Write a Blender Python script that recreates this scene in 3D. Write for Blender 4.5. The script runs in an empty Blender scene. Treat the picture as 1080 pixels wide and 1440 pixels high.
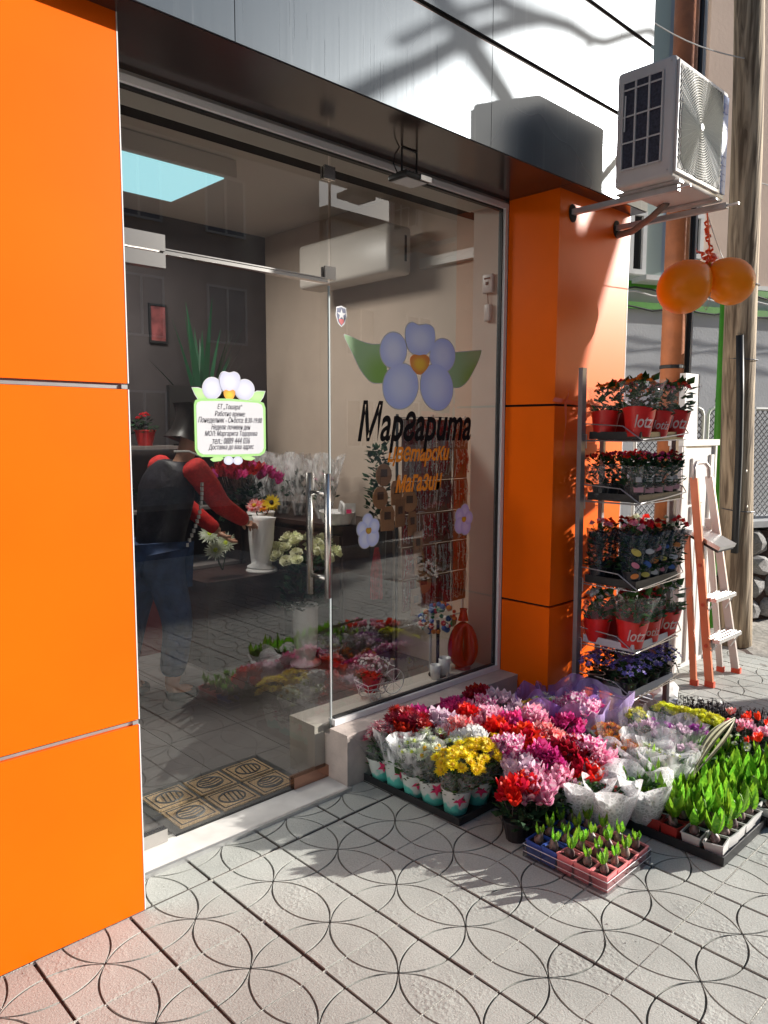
import bpy, bmesh, math, random
from mathutils import Vector, Matrix, Euler, Quaternion, noise
random.seed(7)
PI = math.pi
sc = bpy.context.scene
COL = sc.collection
# ------------------------------------------------------------------ camera
FPX, YAW, PITCH, ROLL, CH = 1070.2, 0.76512, 0.106126, 0.00268, 1.55
FW = Vector((math.sin(YAW)*math.cos(PITCH), math.cos(YAW)*math.cos(PITCH), -math.sin(PITCH)))
RT = Vector((math.cos(YAW), -math.sin(YAW), 0)); UP = RT.cross(FW)
RT, UP = RT*math.cos(ROLL)+UP*math.sin(ROLL), -RT*math.sin(ROLL)+UP*math.cos(ROLL)
CAM = Vector((0, 0, CH))
cd = bpy.data.cameras.new('camera'); cam = bpy.data.objects.new('camera', cd); COL.objects.link(cam)
m = Matrix((RT, UP, -FW)).transposed().to_4x4(); m.translation = CAM
cam.matrix_world = m
cd.sensor_fit = 'VERTICAL'; cd.sensor_height = 36; cd.lens = FPX/1440*36
cd.clip_start = 0.05; cd.clip_end = 500
sc.camera = cam
# ------------------------------------------------------------------ sky, sun, exposure
SUN = Vector((1, -0.585, 0.37)).normalized()          # towards the sun
W = bpy.data.worlds.new("World"); sc.world = W; W.use_nodes = True
wn = W.node_tree; bg = wn.nodes['Background']
sky = wn.nodes.new('ShaderNodeTexSky'); sky.sky_type = 'NISHITA'; sky.sun_disc = False
sky.sun_elevation = math.asin(SUN.z); sky.sun_rotation = math.atan2(SUN.x, SUN.y)
wn.links.new(sky.outputs[0], bg.inputs[0]); bg.inputs[1].default_value = 0.075
sl = bpy.data.lights.new('sun', 'SUN'); so = bpy.data.objects.new('sun', sl); COL.objects.link(so)
sl.energy = 5.0; sl.angle = math.radians(0.55); sl.color = (1, 0.955, 0.88)
so.rotation_euler = (-SUN).to_track_quat('-Z', 'Y').to_euler(); so.location = SUN*30
sc.view_settings.view_transform = 'Standard'; sc.view_settings.look = 'None'
sc.view_settings.gamma = 1; sc.view_settings.use_curve_mapping = False
sc.view_settings.exposure = 1.0

# ------------------------------------------------------------------ helpers
def ray(px, py): return FW*FPX + RT*(px-540) - UP*(py-720)
def P(px, py, ax, val):
    """point on the real plane (x, y or z = val) that stands behind a spot measured in the photograph"""
    d = ray(px, py); i = 'xyz'.index(ax); t = (val-CAM[i])/d[i]
    return CAM + d*t

def new_mat(name): 
    m = bpy.data.materials.new(name); m.use_nodes = True; return m
def mat(name, col, rough=0.6, metal=0.0, noise_s=0, noise_a=0.0, bump=0, bump_s=40, spec=0.5, rand=0.0, emis=None, es=0, trans=0, coat=0, hue=0.0, coord='Object', sub=0):
    m = new_mat(name); t = m.node_tree; b = t.nodes['Principled BSDF']; L = t.links.new
    b.inputs['Base Color'].default_value = (*col, 1); b.inputs['Roughness'].default_value = rough
    b.inputs['Metallic'].default_value = metal; b.inputs['Specular IOR Level'].default_value = spec
    if coat: b.inputs['Coat Weight'].default_value = coat; b.inputs['Coat Roughness'].default_value = 0.05
    if trans: b.inputs['Transmission Weight'].default_value = trans
    if emis: b.inputs['Emission Color'].default_value = (*emis, 1); b.inputs['Emission Strength'].default_value = es
    last = None
    if noise_s or bump:
        tc = t.nodes.new('ShaderNodeTexCoord')
    if noise_s:
        n = t.nodes.new('ShaderNodeTexNoise'); n.inputs['Scale'].default_value = noise_s; n.inputs['Detail'].default_value = 5
        L(tc.outputs[coord], n.inputs[0])
        mr = t.nodes.new('ShaderNodeMapRange'); mr.inputs[3].default_value = 1-noise_a; mr.inputs[4].default_value = 1+noise_a
        mr.inputs[1].default_value = .3; mr.inputs[2].default_value = .7
        L(n.outputs[0], mr.inputs[0])
        hs = t.nodes.new('ShaderNodeHueSaturation'); hs.inputs['Color'].default_value = (*col, 1)
        L(mr.outputs[0], hs.inputs['Value']); last = hs
    if rand or hue:
        oi = t.nodes.new('ShaderNodeObjectInfo')
        h2 = t.nodes.new('ShaderNodeHueSaturation'); h2.inputs['Color'].default_value = (*col, 1)
        if last: L(last.outputs[0], h2.inputs['Color'])
        if rand:
            r = t.nodes.new('ShaderNodeMapRange'); r.inputs[3].default_value = 1-rand; r.inputs[4].default_value = 1+rand
            L(oi.outputs['Random'], r.inputs[0]); L(r.outputs[0], h2.inputs['Value'])
        if hue:
            r = t.nodes.new('ShaderNodeMapRange'); r.inputs[3].default_value = .5-hue; r.inputs[4].default_value = .5+hue
            L(oi.outputs['Random'], r.inputs[0]); L(r.outputs[0], h2.inputs['Hue'])
        last = h2
    if last: L(last.outputs[0], b.inputs['Base Color'])
    if bump:
        n = t.nodes.new('ShaderNodeTexNoise'); n.inputs['Scale'].default_value = bump_s; n.inputs['Detail'].default_value = 6
        L(tc.outputs[coord], n.inputs[0])
        bp = t.nodes.new('ShaderNodeBump'); bp.inputs['Strength'].default_value = bump; bp.inputs['Distance'].default_value = .01
        L(n.outputs[0], bp.inputs['Height']); L(bp.outputs[0], b.inputs['Normal'])
    return m

def petal_mat(name, c1, c2, rough=.5, hue=.012, rand=.2, transl=.35):
    """two-tone petal, colour drifting with noise, some light let through"""
    m = new_mat(name); t = m.node_tree; b = t.nodes['Principled BSDF']; L = t.links.new; out = t.nodes['Material Output']
    tc = t.nodes.new('ShaderNodeTexCoord'); n = t.nodes.new('ShaderNodeTexNoise'); n.inputs['Scale'].default_value = 75
    L(tc.outputs['Object'], n.inputs[0])
    cr = t.nodes.new('ShaderNodeMix'); cr.data_type = 'RGBA'
    cr.inputs[6].default_value = (*c1, 1); cr.inputs[7].default_value = (*c2, 1)
    mr = t.nodes.new('ShaderNodeMapRange'); mr.inputs[1].default_value = .4; mr.inputs[2].default_value = .6
    L(n.outputs[0], mr.inputs[0]); L(mr.outputs[0], cr.inputs[0])
    oi = t.nodes.new('ShaderNodeObjectInfo'); hs = t.nodes.new('ShaderNodeHueSaturation')
    a = t.nodes.new('ShaderNodeMapRange'); a.inputs[3].default_value = 1-rand; a.inputs[4].default_value = 1+rand
    h = t.nodes.new('ShaderNodeMapRange'); h.inputs[3].default_value = .5-hue; h.inputs[4].default_value = .5+hue
    L(oi.outputs['Random'], a.inputs[0]); L(oi.outputs['Random'], h.inputs[0])
    L(a.outputs[0], hs.inputs['Value']); L(h.outputs[0], hs.inputs['Hue']); L(cr.outputs[2], hs.inputs['Color'])
    L(hs.outputs[0], b.inputs['Base Color']); b.inputs['Roughness'].default_value = rough
    tr = t.nodes.new('ShaderNodeBsdfTranslucent'); L(hs.outputs[0], tr.inputs[0])
    mx = t.nodes.new('ShaderNodeMixShader'); mx.inputs[0].default_value = transl
    L(b.outputs[0], mx.inputs[1]); L(tr.outputs[0], mx.inputs[2]); L(mx.outputs[0], out.inputs[0])
    return m

def sheet_glass(name, tint, refl=1.0, dirt=0.0, rough=0.0):
    """thin pane: tinted see-through plus fresnel reflection on the outward side of each face"""
    m = new_mat(name); t = m.node_tree; L = t.links.new; out = t.nodes['Material Output']
    t.nodes.remove(t.nodes['Principled BSDF'])
    tr = t.nodes.new('ShaderNodeBsdfTransparent'); tr.inputs[0].default_value = (*tint, 1)
    gl = t.nodes.new('ShaderNodeBsdfGlossy'); gl.inputs['Roughness'].default_value = rough
    fr = t.nodes.new('ShaderNodeFresnel'); fr.inputs[0].default_value = 1.5
    ge = t.nodes.new('ShaderNodeNewGeometry')
    inv = t.nodes.new('ShaderNodeMath'); inv.operation = 'SUBTRACT'; inv.inputs[0].default_value = 1; L(ge.outputs['Backfacing'], inv.inputs[1])
    mu = t.nodes.new('ShaderNodeMath'); mu.operation = 'MULTIPLY'; L(fr.outputs[0], mu.inputs[0]); L(inv.outputs[0], mu.inputs[1])
    m2 = t.nodes.new('ShaderNodeMath'); m2.operation = 'MULTIPLY'; m2.inputs[1].default_value = refl; L(mu.outputs[0], m2.inputs[0]); m2.use_clamp = True
    mx = t.nodes.new('ShaderNodeMixShader'); L(m2.outputs[0], mx.inputs[0]); L(tr.outputs[0], mx.inputs[1]); L(gl.outputs[0], mx.inputs[2])
    last = mx
    if dirt:
        tc = t.nodes.new('ShaderNodeTexCoord'); n = t.nodes.new('ShaderNodeTexNoise'); n.inputs['Scale'].default_value = 6; n.inputs['Detail'].default_value = 8
        mp = t.nodes.new('ShaderNodeMapping'); mp.inputs['Scale'].default_value = (1.6, 1, .5)
        L(tc.outputs['Object'], mp.inputs[0]); L(mp.outputs[0], n.inputs[0])
        mr = t.nodes.new('ShaderNodeMapRange'); mr.inputs[1].default_value = .5; mr.inputs[2].default_value = .8; mr.inputs[4].default_value = dirt
        L(n.outputs[0], mr.inputs[0])
        df = t.nodes.new('ShaderNodeBsdfDiffuse'); df.inputs[0].default_value = (.6, .58, .55, 1)
        mx2 = t.nodes.new('ShaderNodeMixShader'); L(mr.outputs[0], mx2.inputs[0]); L(last.outputs[0], mx2.inputs[1]); L(df.outputs[0], mx2.inputs[2]); last = mx2
    L(last.outputs[0], out.inputs[0])
    return m

def film(name, col, alpha=.25, rough=.15, wrinkle=30, strength=.7):
    """cellophane: mostly transparent, milky streaks, sharp highlights"""
    m = new_mat(name); t = m.node_tree; b = t.nodes['Principled BSDF']; L = t.links.new; out = t.nodes['Material Output']
    b.inputs['Base Color'].default_value = (*col, 1); b.inputs['Roughness'].default_value = rough
    tc = t.nodes.new('ShaderNodeTexCoord'); n = t.nodes.new('ShaderNodeTexNoise'); n.inputs['Scale'].default_value = wrinkle; n.inputs['Detail'].default_value = 3
    mp = t.nodes.new('ShaderNodeMapping'); mp.inputs['Scale'].default_value = (1, 1, .35); L(tc.outputs['Object'], mp.inputs[0]); L(mp.outputs[0], n.inputs[0])
    bp = t.nodes.new('ShaderNodeBump'); bp.inputs['Strength'].default_value = strength; bp.inputs['Distance'].default_value = .02
    L(n.outputs[0], bp.inputs['Height']); L(bp.outputs[0], b.inputs['Normal'])
    tr = t.nodes.new('ShaderNodeBsdfTransparent'); tr.inputs[0].default_value = (.96, .96, .97, 1)
    mr = t.nodes.new('ShaderNodeMapRange'); mr.inputs[1].default_value = .42; mr.inputs[2].default_value = .75
    mr.inputs[3].default_value = alpha*.4; mr.inputs[4].default_value = min(1, alpha*2.4); L(n.outputs[0], mr.inputs[0])
    mx = t.nodes.new('ShaderNodeMixShader'); L(mr.outputs[0], mx.inputs[0]); L(tr.outputs[0], mx.inputs[1]); L(b.outputs[0], mx.inputs[2]); L(mx.outputs[0], out.inputs[0])
    return m

class MB:
    def __init__(s): s.v = []; s.f = []; s.m = []; s.cur = 0
    def add(s, vs, fs, M=None):
        o = len(s.v)
        s.v += [tuple(M @ Vector(v)) if M else tuple(v) for v in vs]
        for f in fs: s.f.append([i+o for i in f]); s.m.append(s.cur)
        return s
    def box(s, x0, x1, y0, y1, z0, z1, M=None):
        return s.add([(x0,y0,z0),(x1,y0,z0),(x1,y1,z0),(x0,y1,z0),(x0,y0,z1),(x1,y0,z1),(x1,y1,z1),(x0,y1,z1)],
                     [(0,3,2,1),(4,5,6,7),(0,1,5,4),(1,2,6,5),(2,3,7,6),(3,0,4,7)], M)
    def frustum(s, x, y, z0, z1, a0, b0, a1, b1, top=True, M=None):
        vs = [(x-a0,y-b0,z0),(x+a0,y-b0,z0),(x+a0,y+b0,z0),(x-a0,y+b0,z0),(x-a1,y-b1,z1),(x+a1,y-b1,z1),(x+a1,y+b1,z1),(x-a1,y+b1,z1)]
        fs = [(0,3,2,1),(0,1,5,4),(1,2,6,5),(2,3,7,6),(3,0,4,7)]
        if top: fs.append((4,5,6,7))
        return s.add(vs, fs, M)
    def tube(s, pts, r, n=8, cap=True, M=None):
        pts = [Vector(p) for p in pts]; k = len(pts)
        rs = r if isinstance(r, (list, tuple)) else [r]*k
        t = (pts[1]-pts[0]).normalized(); a = Vector((0,0,1)) if abs(t.z) < .9 else Vector((1,0,0))
        u = t.cross(a).normalized(); vs = []; fs = []
        for i, p in enumerate(pts):
            if i == 0: t = pts[1]-pts[0]
            elif i == k-1: t = pts[-1]-pts[-2]
            else: t = pts[i+1]-pts[i-1]
            t.normalize(); u = (u-t*u.dot(t)).normalized(); w = t.cross(u)
            for j in range(n):
                an = 2*PI*j/n; vs.append(p+(u*math.cos(an)+w*math.sin(an))*rs[i])
        for i in range(k-1):
            for j in range(n):
                j2 = (j+1) % n; fs.append((i*n+j, i*n+j2, (i+1)*n+j2, (i+1)*n+j))
        if cap: fs.append(tuple(reversed(range(n)))); fs.append(tuple(range((k-1)*n, k*n)))
        return s.add(vs, fs, M)
    def lathe(s, prof, n=16, cap0=True, cap1=False, M=None, sq=0):
        vs = []; fs = []; k = len(prof)
        for r, z in prof:
            for j in range(n):
                a = 2*PI*j/n; rr = r
                vs.append((rr*math.cos(a), rr*math.sin(a), z))
        for i in range(k-1):
            for j in range(n):
                j2 = (j+1) % n; fs.append((i*n+j, i*n+j2, (i+1)*n+j2, (i+1)*n+j))
        if cap0: fs.append(tuple(reversed(range(n))))
        if cap1: fs.append(tuple(range((k-1)*n, k*n)))
        return s.add(vs, fs, M)
    def prism(s, poly, axis_vec, M=None):
        """poly: list of 3D points in one plane, pushed along axis_vec"""
        n = len(poly); a = [Vector(p) for p in poly]; b = [p+Vector(axis_vec) for p in a]
        fs = [tuple(range(n)), tuple(reversed(range(n, 2*n)))] + [(i, i+n, (i+1) % n+n, (i+1) % n) for i in range(n)]
        return s.add(a+b, fs, M)
    def mesh(s, name, mats, smooth=False):
        me = bpy.data.meshes.new(name); me.from_pydata(s.v, [], s.f)
        for q in (mats if isinstance(mats, (list, tuple)) else [mats]): me.materials.append(q)
        me.polygons.foreach_set('material_index', s.m)
        if smooth: me.polygons.foreach_set('use_smooth', [True]*len(s.f))
        me.update(); return me
    def build(s, name, mats, parent=None, smooth=False, loc=None):
        return link(name, s.mesh(name, mats, smooth), parent, loc)

def link(name, me, parent=None, loc=None, rot=None, scale=None):
    o = bpy.data.objects.new(name, me); COL.objects.link(o)
    if parent: o.parent = parent
    if loc is not None: o.location = loc
    if rot is not None: o.rotation_euler = rot
    if scale is not None: o.scale = scale if hasattr(scale, '__len__') else (scale,)*3
    return o
def tag(o, label, cat, group=None):
    o['label'] = label; o['category'] = cat
    if group: o['group'] = group
    return o
def thing(name, label, cat, loc=(0,0,0), rz=0, group=None, rot=None, scale=None):
    o = bpy.data.objects.new(name, None); COL.objects.link(o); o.location = loc; o.empty_display_size = .05
    o.rotation_euler = rot if rot else (0, 0, rz)
    if scale: o.scale = (scale,)*3
    return tag(o, label, cat, group)
def struct(o): o['kind'] = 'structure'; return o
def stuff(o): o['kind'] = 'stuff'; return o
def dup(root, loc=None, rz=None, label=None, group=None, scale=None, rot=None):
    def cp(o, par):
        c = o.copy(); COL.objects.link(c)
        if par: c.parent = par
        for ch in kids.get(o.name, []): cp(ch, c)
        return c
    kids = {}
    for ch in root.children_recursive: kids.setdefault(ch.parent.name, []).append(ch)
    r = cp(root, None)
    if loc is not None: r.location = loc
    if rz is not None: r.rotation_euler = (0, 0, rz)
    if rot is not None: r.rotation_euler = rot
    if label: r['label'] = label
    if group: r['group'] = group
    if scale: r.scale = (scale,)*3
    return r
def bevel_box(name, x0, x1, y0, y1, z0, z1, r, m, parent=None, seg=3):
    bm = bmesh.new(); bmesh.ops.create_cube(bm, size=1)
    for v in bm.verts:
        v.co = Vector((x0+(v.co.x+.5)*(x1-x0), y0+(v.co.y+.5)*(y1-y0), z0+(v.co.z+.5)*(z1-z0)))
    bmesh.ops.bevel(bm, geom=bm.edges[:], offset=r, segments=seg, affect='EDGES', profile=.5)
    for f in bm.faces: f.smooth = True
    me = bpy.data.meshes.new(name); bm.to_mesh(me); bm.free(); me.materials.append(m)
    return link(name, me, parent)

def text_mesh(body, m, height, width=None, shear=0, bold=0, depth=.0008):
    """lettering as a thin solid in the local XZ plane, facing -Y, left bottom at the origin"""
    cu = bpy.data.curves.new('txt', 'FONT'); cu.body = body; cu.shear = shear; cu.offset = bold; cu.extrude = depth/2
    cu.resolution_u = 3
    o = bpy.data.objects.new('txt', cu); COL.objects.link(o)
    dg = bpy.context.evaluated_depsgraph_get(); me = bpy.data.meshes.new_from_object(o.evaluated_get(dg))
    bpy.data.objects.remove(o); 
    xs = [v.co.x for v in me.vertices]; ys = [v.co.y for v in me.vertices]
    if not xs: return me
    x0, x1, y0, y1 = min(xs), max(xs), min(ys), max(ys)
    sy = height/(y1-y0); sx = (width/(x1-x0)) if width else sy
    for v in me.vertices: v.co = Vector(((v.co.x-x0)*sx, -v.co.z, (v.co.y-y0)*sy))
    me.materials.clear(); me.materials.append(m); return me

def lerp(a, b, t): return a+(b-a)*t
R = random.uniform
# ------------------------------------------------------------------ materials
M_orange = mat('orange_composite_panel', (.84, .125, .001), rough=.40, spec=.14, noise_s=2.2, noise_a=.06, bump=.05, bump_s=2.5)
M_alu = mat('aluminium', (.62, .62, .62), rough=.32, metal=.85, noise_s=20, noise_a=.08)
M_alu_dull = mat('dull_aluminium', (.50, .49, .49), rough=.45, metal=.6, noise_s=14, noise_a=.15)
M_steel = mat('brushed_steel', (.62, .60, .58), rough=.24, metal=1)
M_white_frame = mat('white_window_frame', (.72, .70, .70), rough=.35)
M_black = mat('black_rubber', (.015, .015, .016), rough=.5)
M_dark = mat('dark_gap', (.02, .015, .014), rough=.9)
M_blackp = mat('black_plastic_tray', (.018, .018, .020), rough=.38, noise_s=30, noise_a=.3)
M_soffit = mat('brown_grey_soffit', (.030, .020, .018), rough=.17, spec=.8, noise_s=2, noise_a=.2)
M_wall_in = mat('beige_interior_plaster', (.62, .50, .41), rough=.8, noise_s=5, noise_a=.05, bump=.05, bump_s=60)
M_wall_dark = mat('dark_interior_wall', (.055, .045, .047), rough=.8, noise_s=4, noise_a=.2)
M_pilaster = mat('pale_pilaster', (.62, .56, .50), rough=.8, noise_s=5, noise_a=.04)
M_ceil = mat('ceiling_plaster', (.66, .61, .55), rough=.85)
M_floor_in = mat('grey_floor_tile', (.19, .175, .17), rough=.25, noise_s=8, noise_a=.08, rand=.06)
M_sill = mat('pinkish_render', (.50, .42, .38), rough=.75, noise_s=14, noise_a=.13, bump=.25, bump_s=90)
M_marble = mat('white_marble', (.62, .60, .57), rough=.35, noise_s=9, noise_a=.14)
M_white = mat('white_paint', (.60, .59, .57), rough=.45, noise_s=12, noise_a=.05)
M_whitep = mat('white_plastic', (.58, .57, .555), rough=.4, noise_s=18, noise_a=.04)
M_vase = mat("white_ceramic", (.86, .85, .85), rough=.3)
M_pot_red = mat('red_pot', (.55, .015, .012), rough=.3, spec=.6)
M_wood_dark = mat('dark_brown_counter', (.045, .022, .018), rough=.5, noise_s=6, noise_a=.3)
M_leaf = mat('green_leaf', (.035, .095, .020), rough=.6, spec=.2, noise_s=30, noise_a=.5, rand=.3)
M_leaf_dark = mat('dark_green_leaf', (.014, .044, .016), rough=.6, spec=.2, noise_s=30, noise_a=.5, rand=.3)
M_leaf_pale = mat('pale_green_leaf', (.12, .20, .06), rough=.6, spec=.2, noise_s=30, noise_a=.4, rand=.25)
M_hya = petal_mat('hyacinth_leaf', (.09, .27, .015), (.24, .48, .03), rough=.38, hue=.02, rand=.32, transl=.45)
M_bulb = mat('bulb_skin', (.19, .13, .12), rough=.45, noise_s=60, noise_a=.6, rand=.4, hue=.03)
M_soil = mat('potting_soil', (.022, .014, .010), rough=.95, noise_s=80, noise_a=.5, bump=.9, bump_s=120)
M_blue = mat('blue_plastic', (.06, .12, .46), rough=.35)
M_pink = mat('pink_plastic', (.86, .26, .27), rough=.35)
M_redp = mat('dark_red_plastic', (.34, .03, .025), rough=.4)
M_balloon = petal_mat('orange_balloon_rubber', (.90, .37, .010), (.90, .38, .012), rough=.30, transl=.4, rand=.03, hue=0)
M_ribbon = mat('orange_ribbon', (.85, .10, .02), rough=.3)
M_rust = mat('orange_brown_pipe', (.40, .13, .045), rough=.55, noise_s=7, noise_a=.3, bump=.2, bump_s=50)
M_green = mat('green_paint', (.06, .30, .012), rough=.45, noise_s=9, noise_a=.15)
M_wire = mat('grey_wire', (.36, .35, .36), rough=.35, metal=.7)
M_red_text = mat('white_print', (.85, .82, .82), rough=.5)
M_skin = mat('skin', (.50, .26, .17), rough=.5)
M_red_knit = mat('red_knitwear', (.50, .012, .010), rough=.85, noise_s=60, noise_a=.25, bump=1, bump_s=14)
M_vest = mat('black_quilted_vest', (.014, .012, .020), rough=.6, noise_s=18, noise_a=.5, bump=1, bump_s=13)
M_jeans = mat('blue_denim', (.030, .055, .13), rough=.85, noise_s=12, noise_a=.5, bump=1, bump_s=10)
M_hair = mat('dark_hair', (.010, .006, .005), rough=.5, noise_s=80, noise_a=.6)
M_cell = film('clear_cellophane', (.85, .86, .86), alpha=.085, rough=.1, wrinkle=26)
M_cell_milky = film('milky_cellophane', (.96, .96, .97), alpha=.42, rough=.16, wrinkle=34)
M_cell_violet = film('violet_cellophane', (.36, .20, .60), alpha=1.2, rough=.18, wrinkle=16)
M_cell_lilac = film('lilac_cellophane', (.60, .45, .80), alpha=.95, rough=.18, wrinkle=16)
M_cell_dark = film('dark_sleeve', (.05, .07, .10), alpha=.55, rough=.12, wrinkle=22)
M_glass = sheet_glass('shop_glass', (.90, .91, .90), refl=3.0, dirt=.006)

def pavement_mat():
    m = new_mat('concrete_paver'); t = m.node_tree; b = t.nodes['Principled BSDF']; L = t.links.new
    ge = t.nodes.new('ShaderNodeNewGeometry')
    n1 = t.nodes.new('ShaderNodeTexNoise'); n1.inputs['Scale'].default_value = 2.2; n1.inputs['Detail'].default_value = 6
    n2 = t.nodes.new('ShaderNodeTexNoise'); n2.inputs['Scale'].default_value = 170; n2.inputs['Detail'].default_value = 4
    n3 = t.nodes.new('ShaderNodeTexNoise'); n3.inputs['Scale'].default_value = 420; n3.inputs['Detail'].default_value = 2
    vo = t.nodes.new('ShaderNodeTexVoronoi'); vo.inputs['Scale'].default_value = 70
    n4 = t.nodes.new('ShaderNodeTexNoise'); n4.inputs['Scale'].default_value = 5; n4.inputs['Detail'].default_value = 3
    for n in (n1, n2, n3, vo, n4): L(ge.outputs['Position'], n.inputs['Vector'])
    oi = t.nodes.new('ShaderNodeObjectInfo')
    a = t.nodes.new('ShaderNodeMapRange'); a.inputs[1].default_value = .3; a.inputs[2].default_value = .7; a.inputs[3].default_value = .80; a.inputs[4].default_value = 1.14; L(n1.outputs[0], a.inputs[0])
    c = t.nodes.new('ShaderNodeMapRange'); c.inputs[1].default_value = .3; c.inputs[2].default_value = .7; c.inputs[3].default_value = .86; c.inputs[4].default_value = 1.14; L(n2.outputs[0], c.inputs[0])
    d = t.nodes.new('ShaderNodeMapRange'); d.inputs[3].default_value = .93; d.inputs[4].default_value = 1.07; L(oi.outputs['Random'], d.inputs[0])
    e = t.nodes.new('ShaderNodeMath'); e.operation = 'MULTIPLY'; L(a.outputs[0], e.inputs[0]); L(c.outputs[0], e.inputs[1])
    f = t.nodes.new('ShaderNodeMath'); f.operation = 'MULTIPLY'; L(e.outputs[0], f.inputs[0]); L(d.outputs[0], f.inputs[1])
    hs = t.nodes.new('ShaderNodeHueSaturation'); hs.inputs['Color'].default_value = (.41, .415, .385, 1); L(f.outputs[0], hs.inputs['Value']); L(hs.outputs[0], b.inputs['Base Color'])
    b.inputs['Roughness'].default_value = .85
    # pitted patches: worn places are rougher than others
    w = t.nodes.new('ShaderNodeMapRange'); w.inputs[1].default_value = .5; w.inputs[2].default_value = .68; L(n4.outputs[0], w.inputs[0])
    vm = t.nodes.new('ShaderNodeMath'); vm.operation = 'MULTIPLY'; L(vo.outputs['Distance'], vm.inputs[0]); L(w.outputs[0], vm.inputs[1])
    s = t.nodes.new('ShaderNodeMath'); s.operation = 'MULTIPLY_ADD'; s.inputs[1].default_value = .55; L(n2.outputs[0], s.inputs[0]); L(vm.outputs[0], s.inputs[2])
    s2 = t.nodes.new('ShaderNodeMath'); s2.operation = 'MULTIPLY_ADD'; s2.inputs[1].default_value = .35; L(n3.outputs[0], s2.inputs[0]); L(s.outputs[0], s2.inputs[2])
    bp = t.nodes.new('ShaderNodeBump'); bp.inputs['Strength'].default_value = .55; bp.inputs['Distance'].default_value = .004
    L(s2.outputs[0], bp.inputs['Height']); L(bp.outputs[0], b.inputs['Normal'])
    return m
M_paver = pavement_mat()
M_joint = mat('joint_dirt', (.085, .052, .042), rough=.95, noise_s=60, noise_a=.5, bump=.8, bump_s=150)
M_mortar = mat('sandy_mortar', (.44, .42, .38), rough=.95, noise_s=70, noise_a=.25, bump=.9, bump_s=160)
M_gravel = mat('rough_pale_ground', (.36, .335, .30), rough=.95, noise_s=5, noise_a=.3, bump=1, bump_s=18)
M_asphalt = mat('asphalt', (.05, .05, .052), rough=.9, noise_s=30, noise_a=.3, bump=.5, bump_s=120)

def fascia_mat():
    m = new_mat('grey_metallic_fascia'); t = m.node_tree; b = t.nodes['Principled BSDF']; L = t.links.new
    ge = t.nodes.new('ShaderNodeNewGeometry'); mp = t.nodes.new('ShaderNodeMapping'); mp.inputs['Scale'].default_value = (1, 1, .03)
    L(ge.outputs['Position'], mp.inputs[0])
    n = t.nodes.new('ShaderNodeTexNoise'); n.inputs['Scale'].default_value = 34; n.inputs['Detail'].default_value = 4; L(mp.outputs[0], n.inputs[0])
    n2 = t.nodes.new('ShaderNodeTexNoise'); n2.inputs['Scale'].default_value = 1.3; L(ge.outputs['Position'], n2.inputs[0])
    cr = t.nodes.new('ShaderNodeValToRGB'); cr.color_ramp.elements[0].position = .60; cr.color_ramp.elements[1].position = .68
    cr.color_ramp.elements[0].color = (.115, .135, .155, 1); cr.color_ramp.elements[1].color = (.145, .165, .185, 1)
    L(n.outputs[0], cr.inputs[0]); L(cr.outputs[0], b.inputs['Base Color'])
    mr = t.nodes.new('ShaderNodeMapRange'); mr.inputs[3].default_value = .24; mr.inputs[4].default_value = .32; L(n2.outputs[0], mr.inputs[0]); L(mr.outputs[0], b.inputs['Roughness'])
    b.inputs['Metallic'].default_value = .6; b.inputs['Coat Weight'].default_value = .15; b.inputs['Coat Roughness'].default_value = .28
    bp = t.nodes.new('ShaderNodeBump'); bp.inputs['Strength'].default_value = .08; bp.inputs['Distance'].default_value = .003; L(n.outputs[0], bp.inputs['Height']); L(bp.outputs[0], b.inputs['Normal'])
    return m
M_fascia = fascia_mat()

# ------------------------------------------------------------------ ground, road, pavement
struct(MB().box(-60, 60, -60, 60, -.5, -.16).build('ground', M_gravel))
struct(MB().box(-60, 60, -9.5, -2.62, -.16, -.12).build('road', M_asphalt))
struct(MB().box(-60, 60, -2.62, -2.48, -.16, .004).build('kerb', M_mortar))
struct(MB().box(-60, 60, -14, -9.5, -.16, 0).build('opposite_pavement', M_gravel))
GX0, GY0, TX, TY = .998, 2.2095, .2972, .3085        # joint grid measured on the ground
sw = struct(MB().box(-30, 5.6, -2.48, 5.6, -.16, -.010).build('pavement', M_joint))

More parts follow.
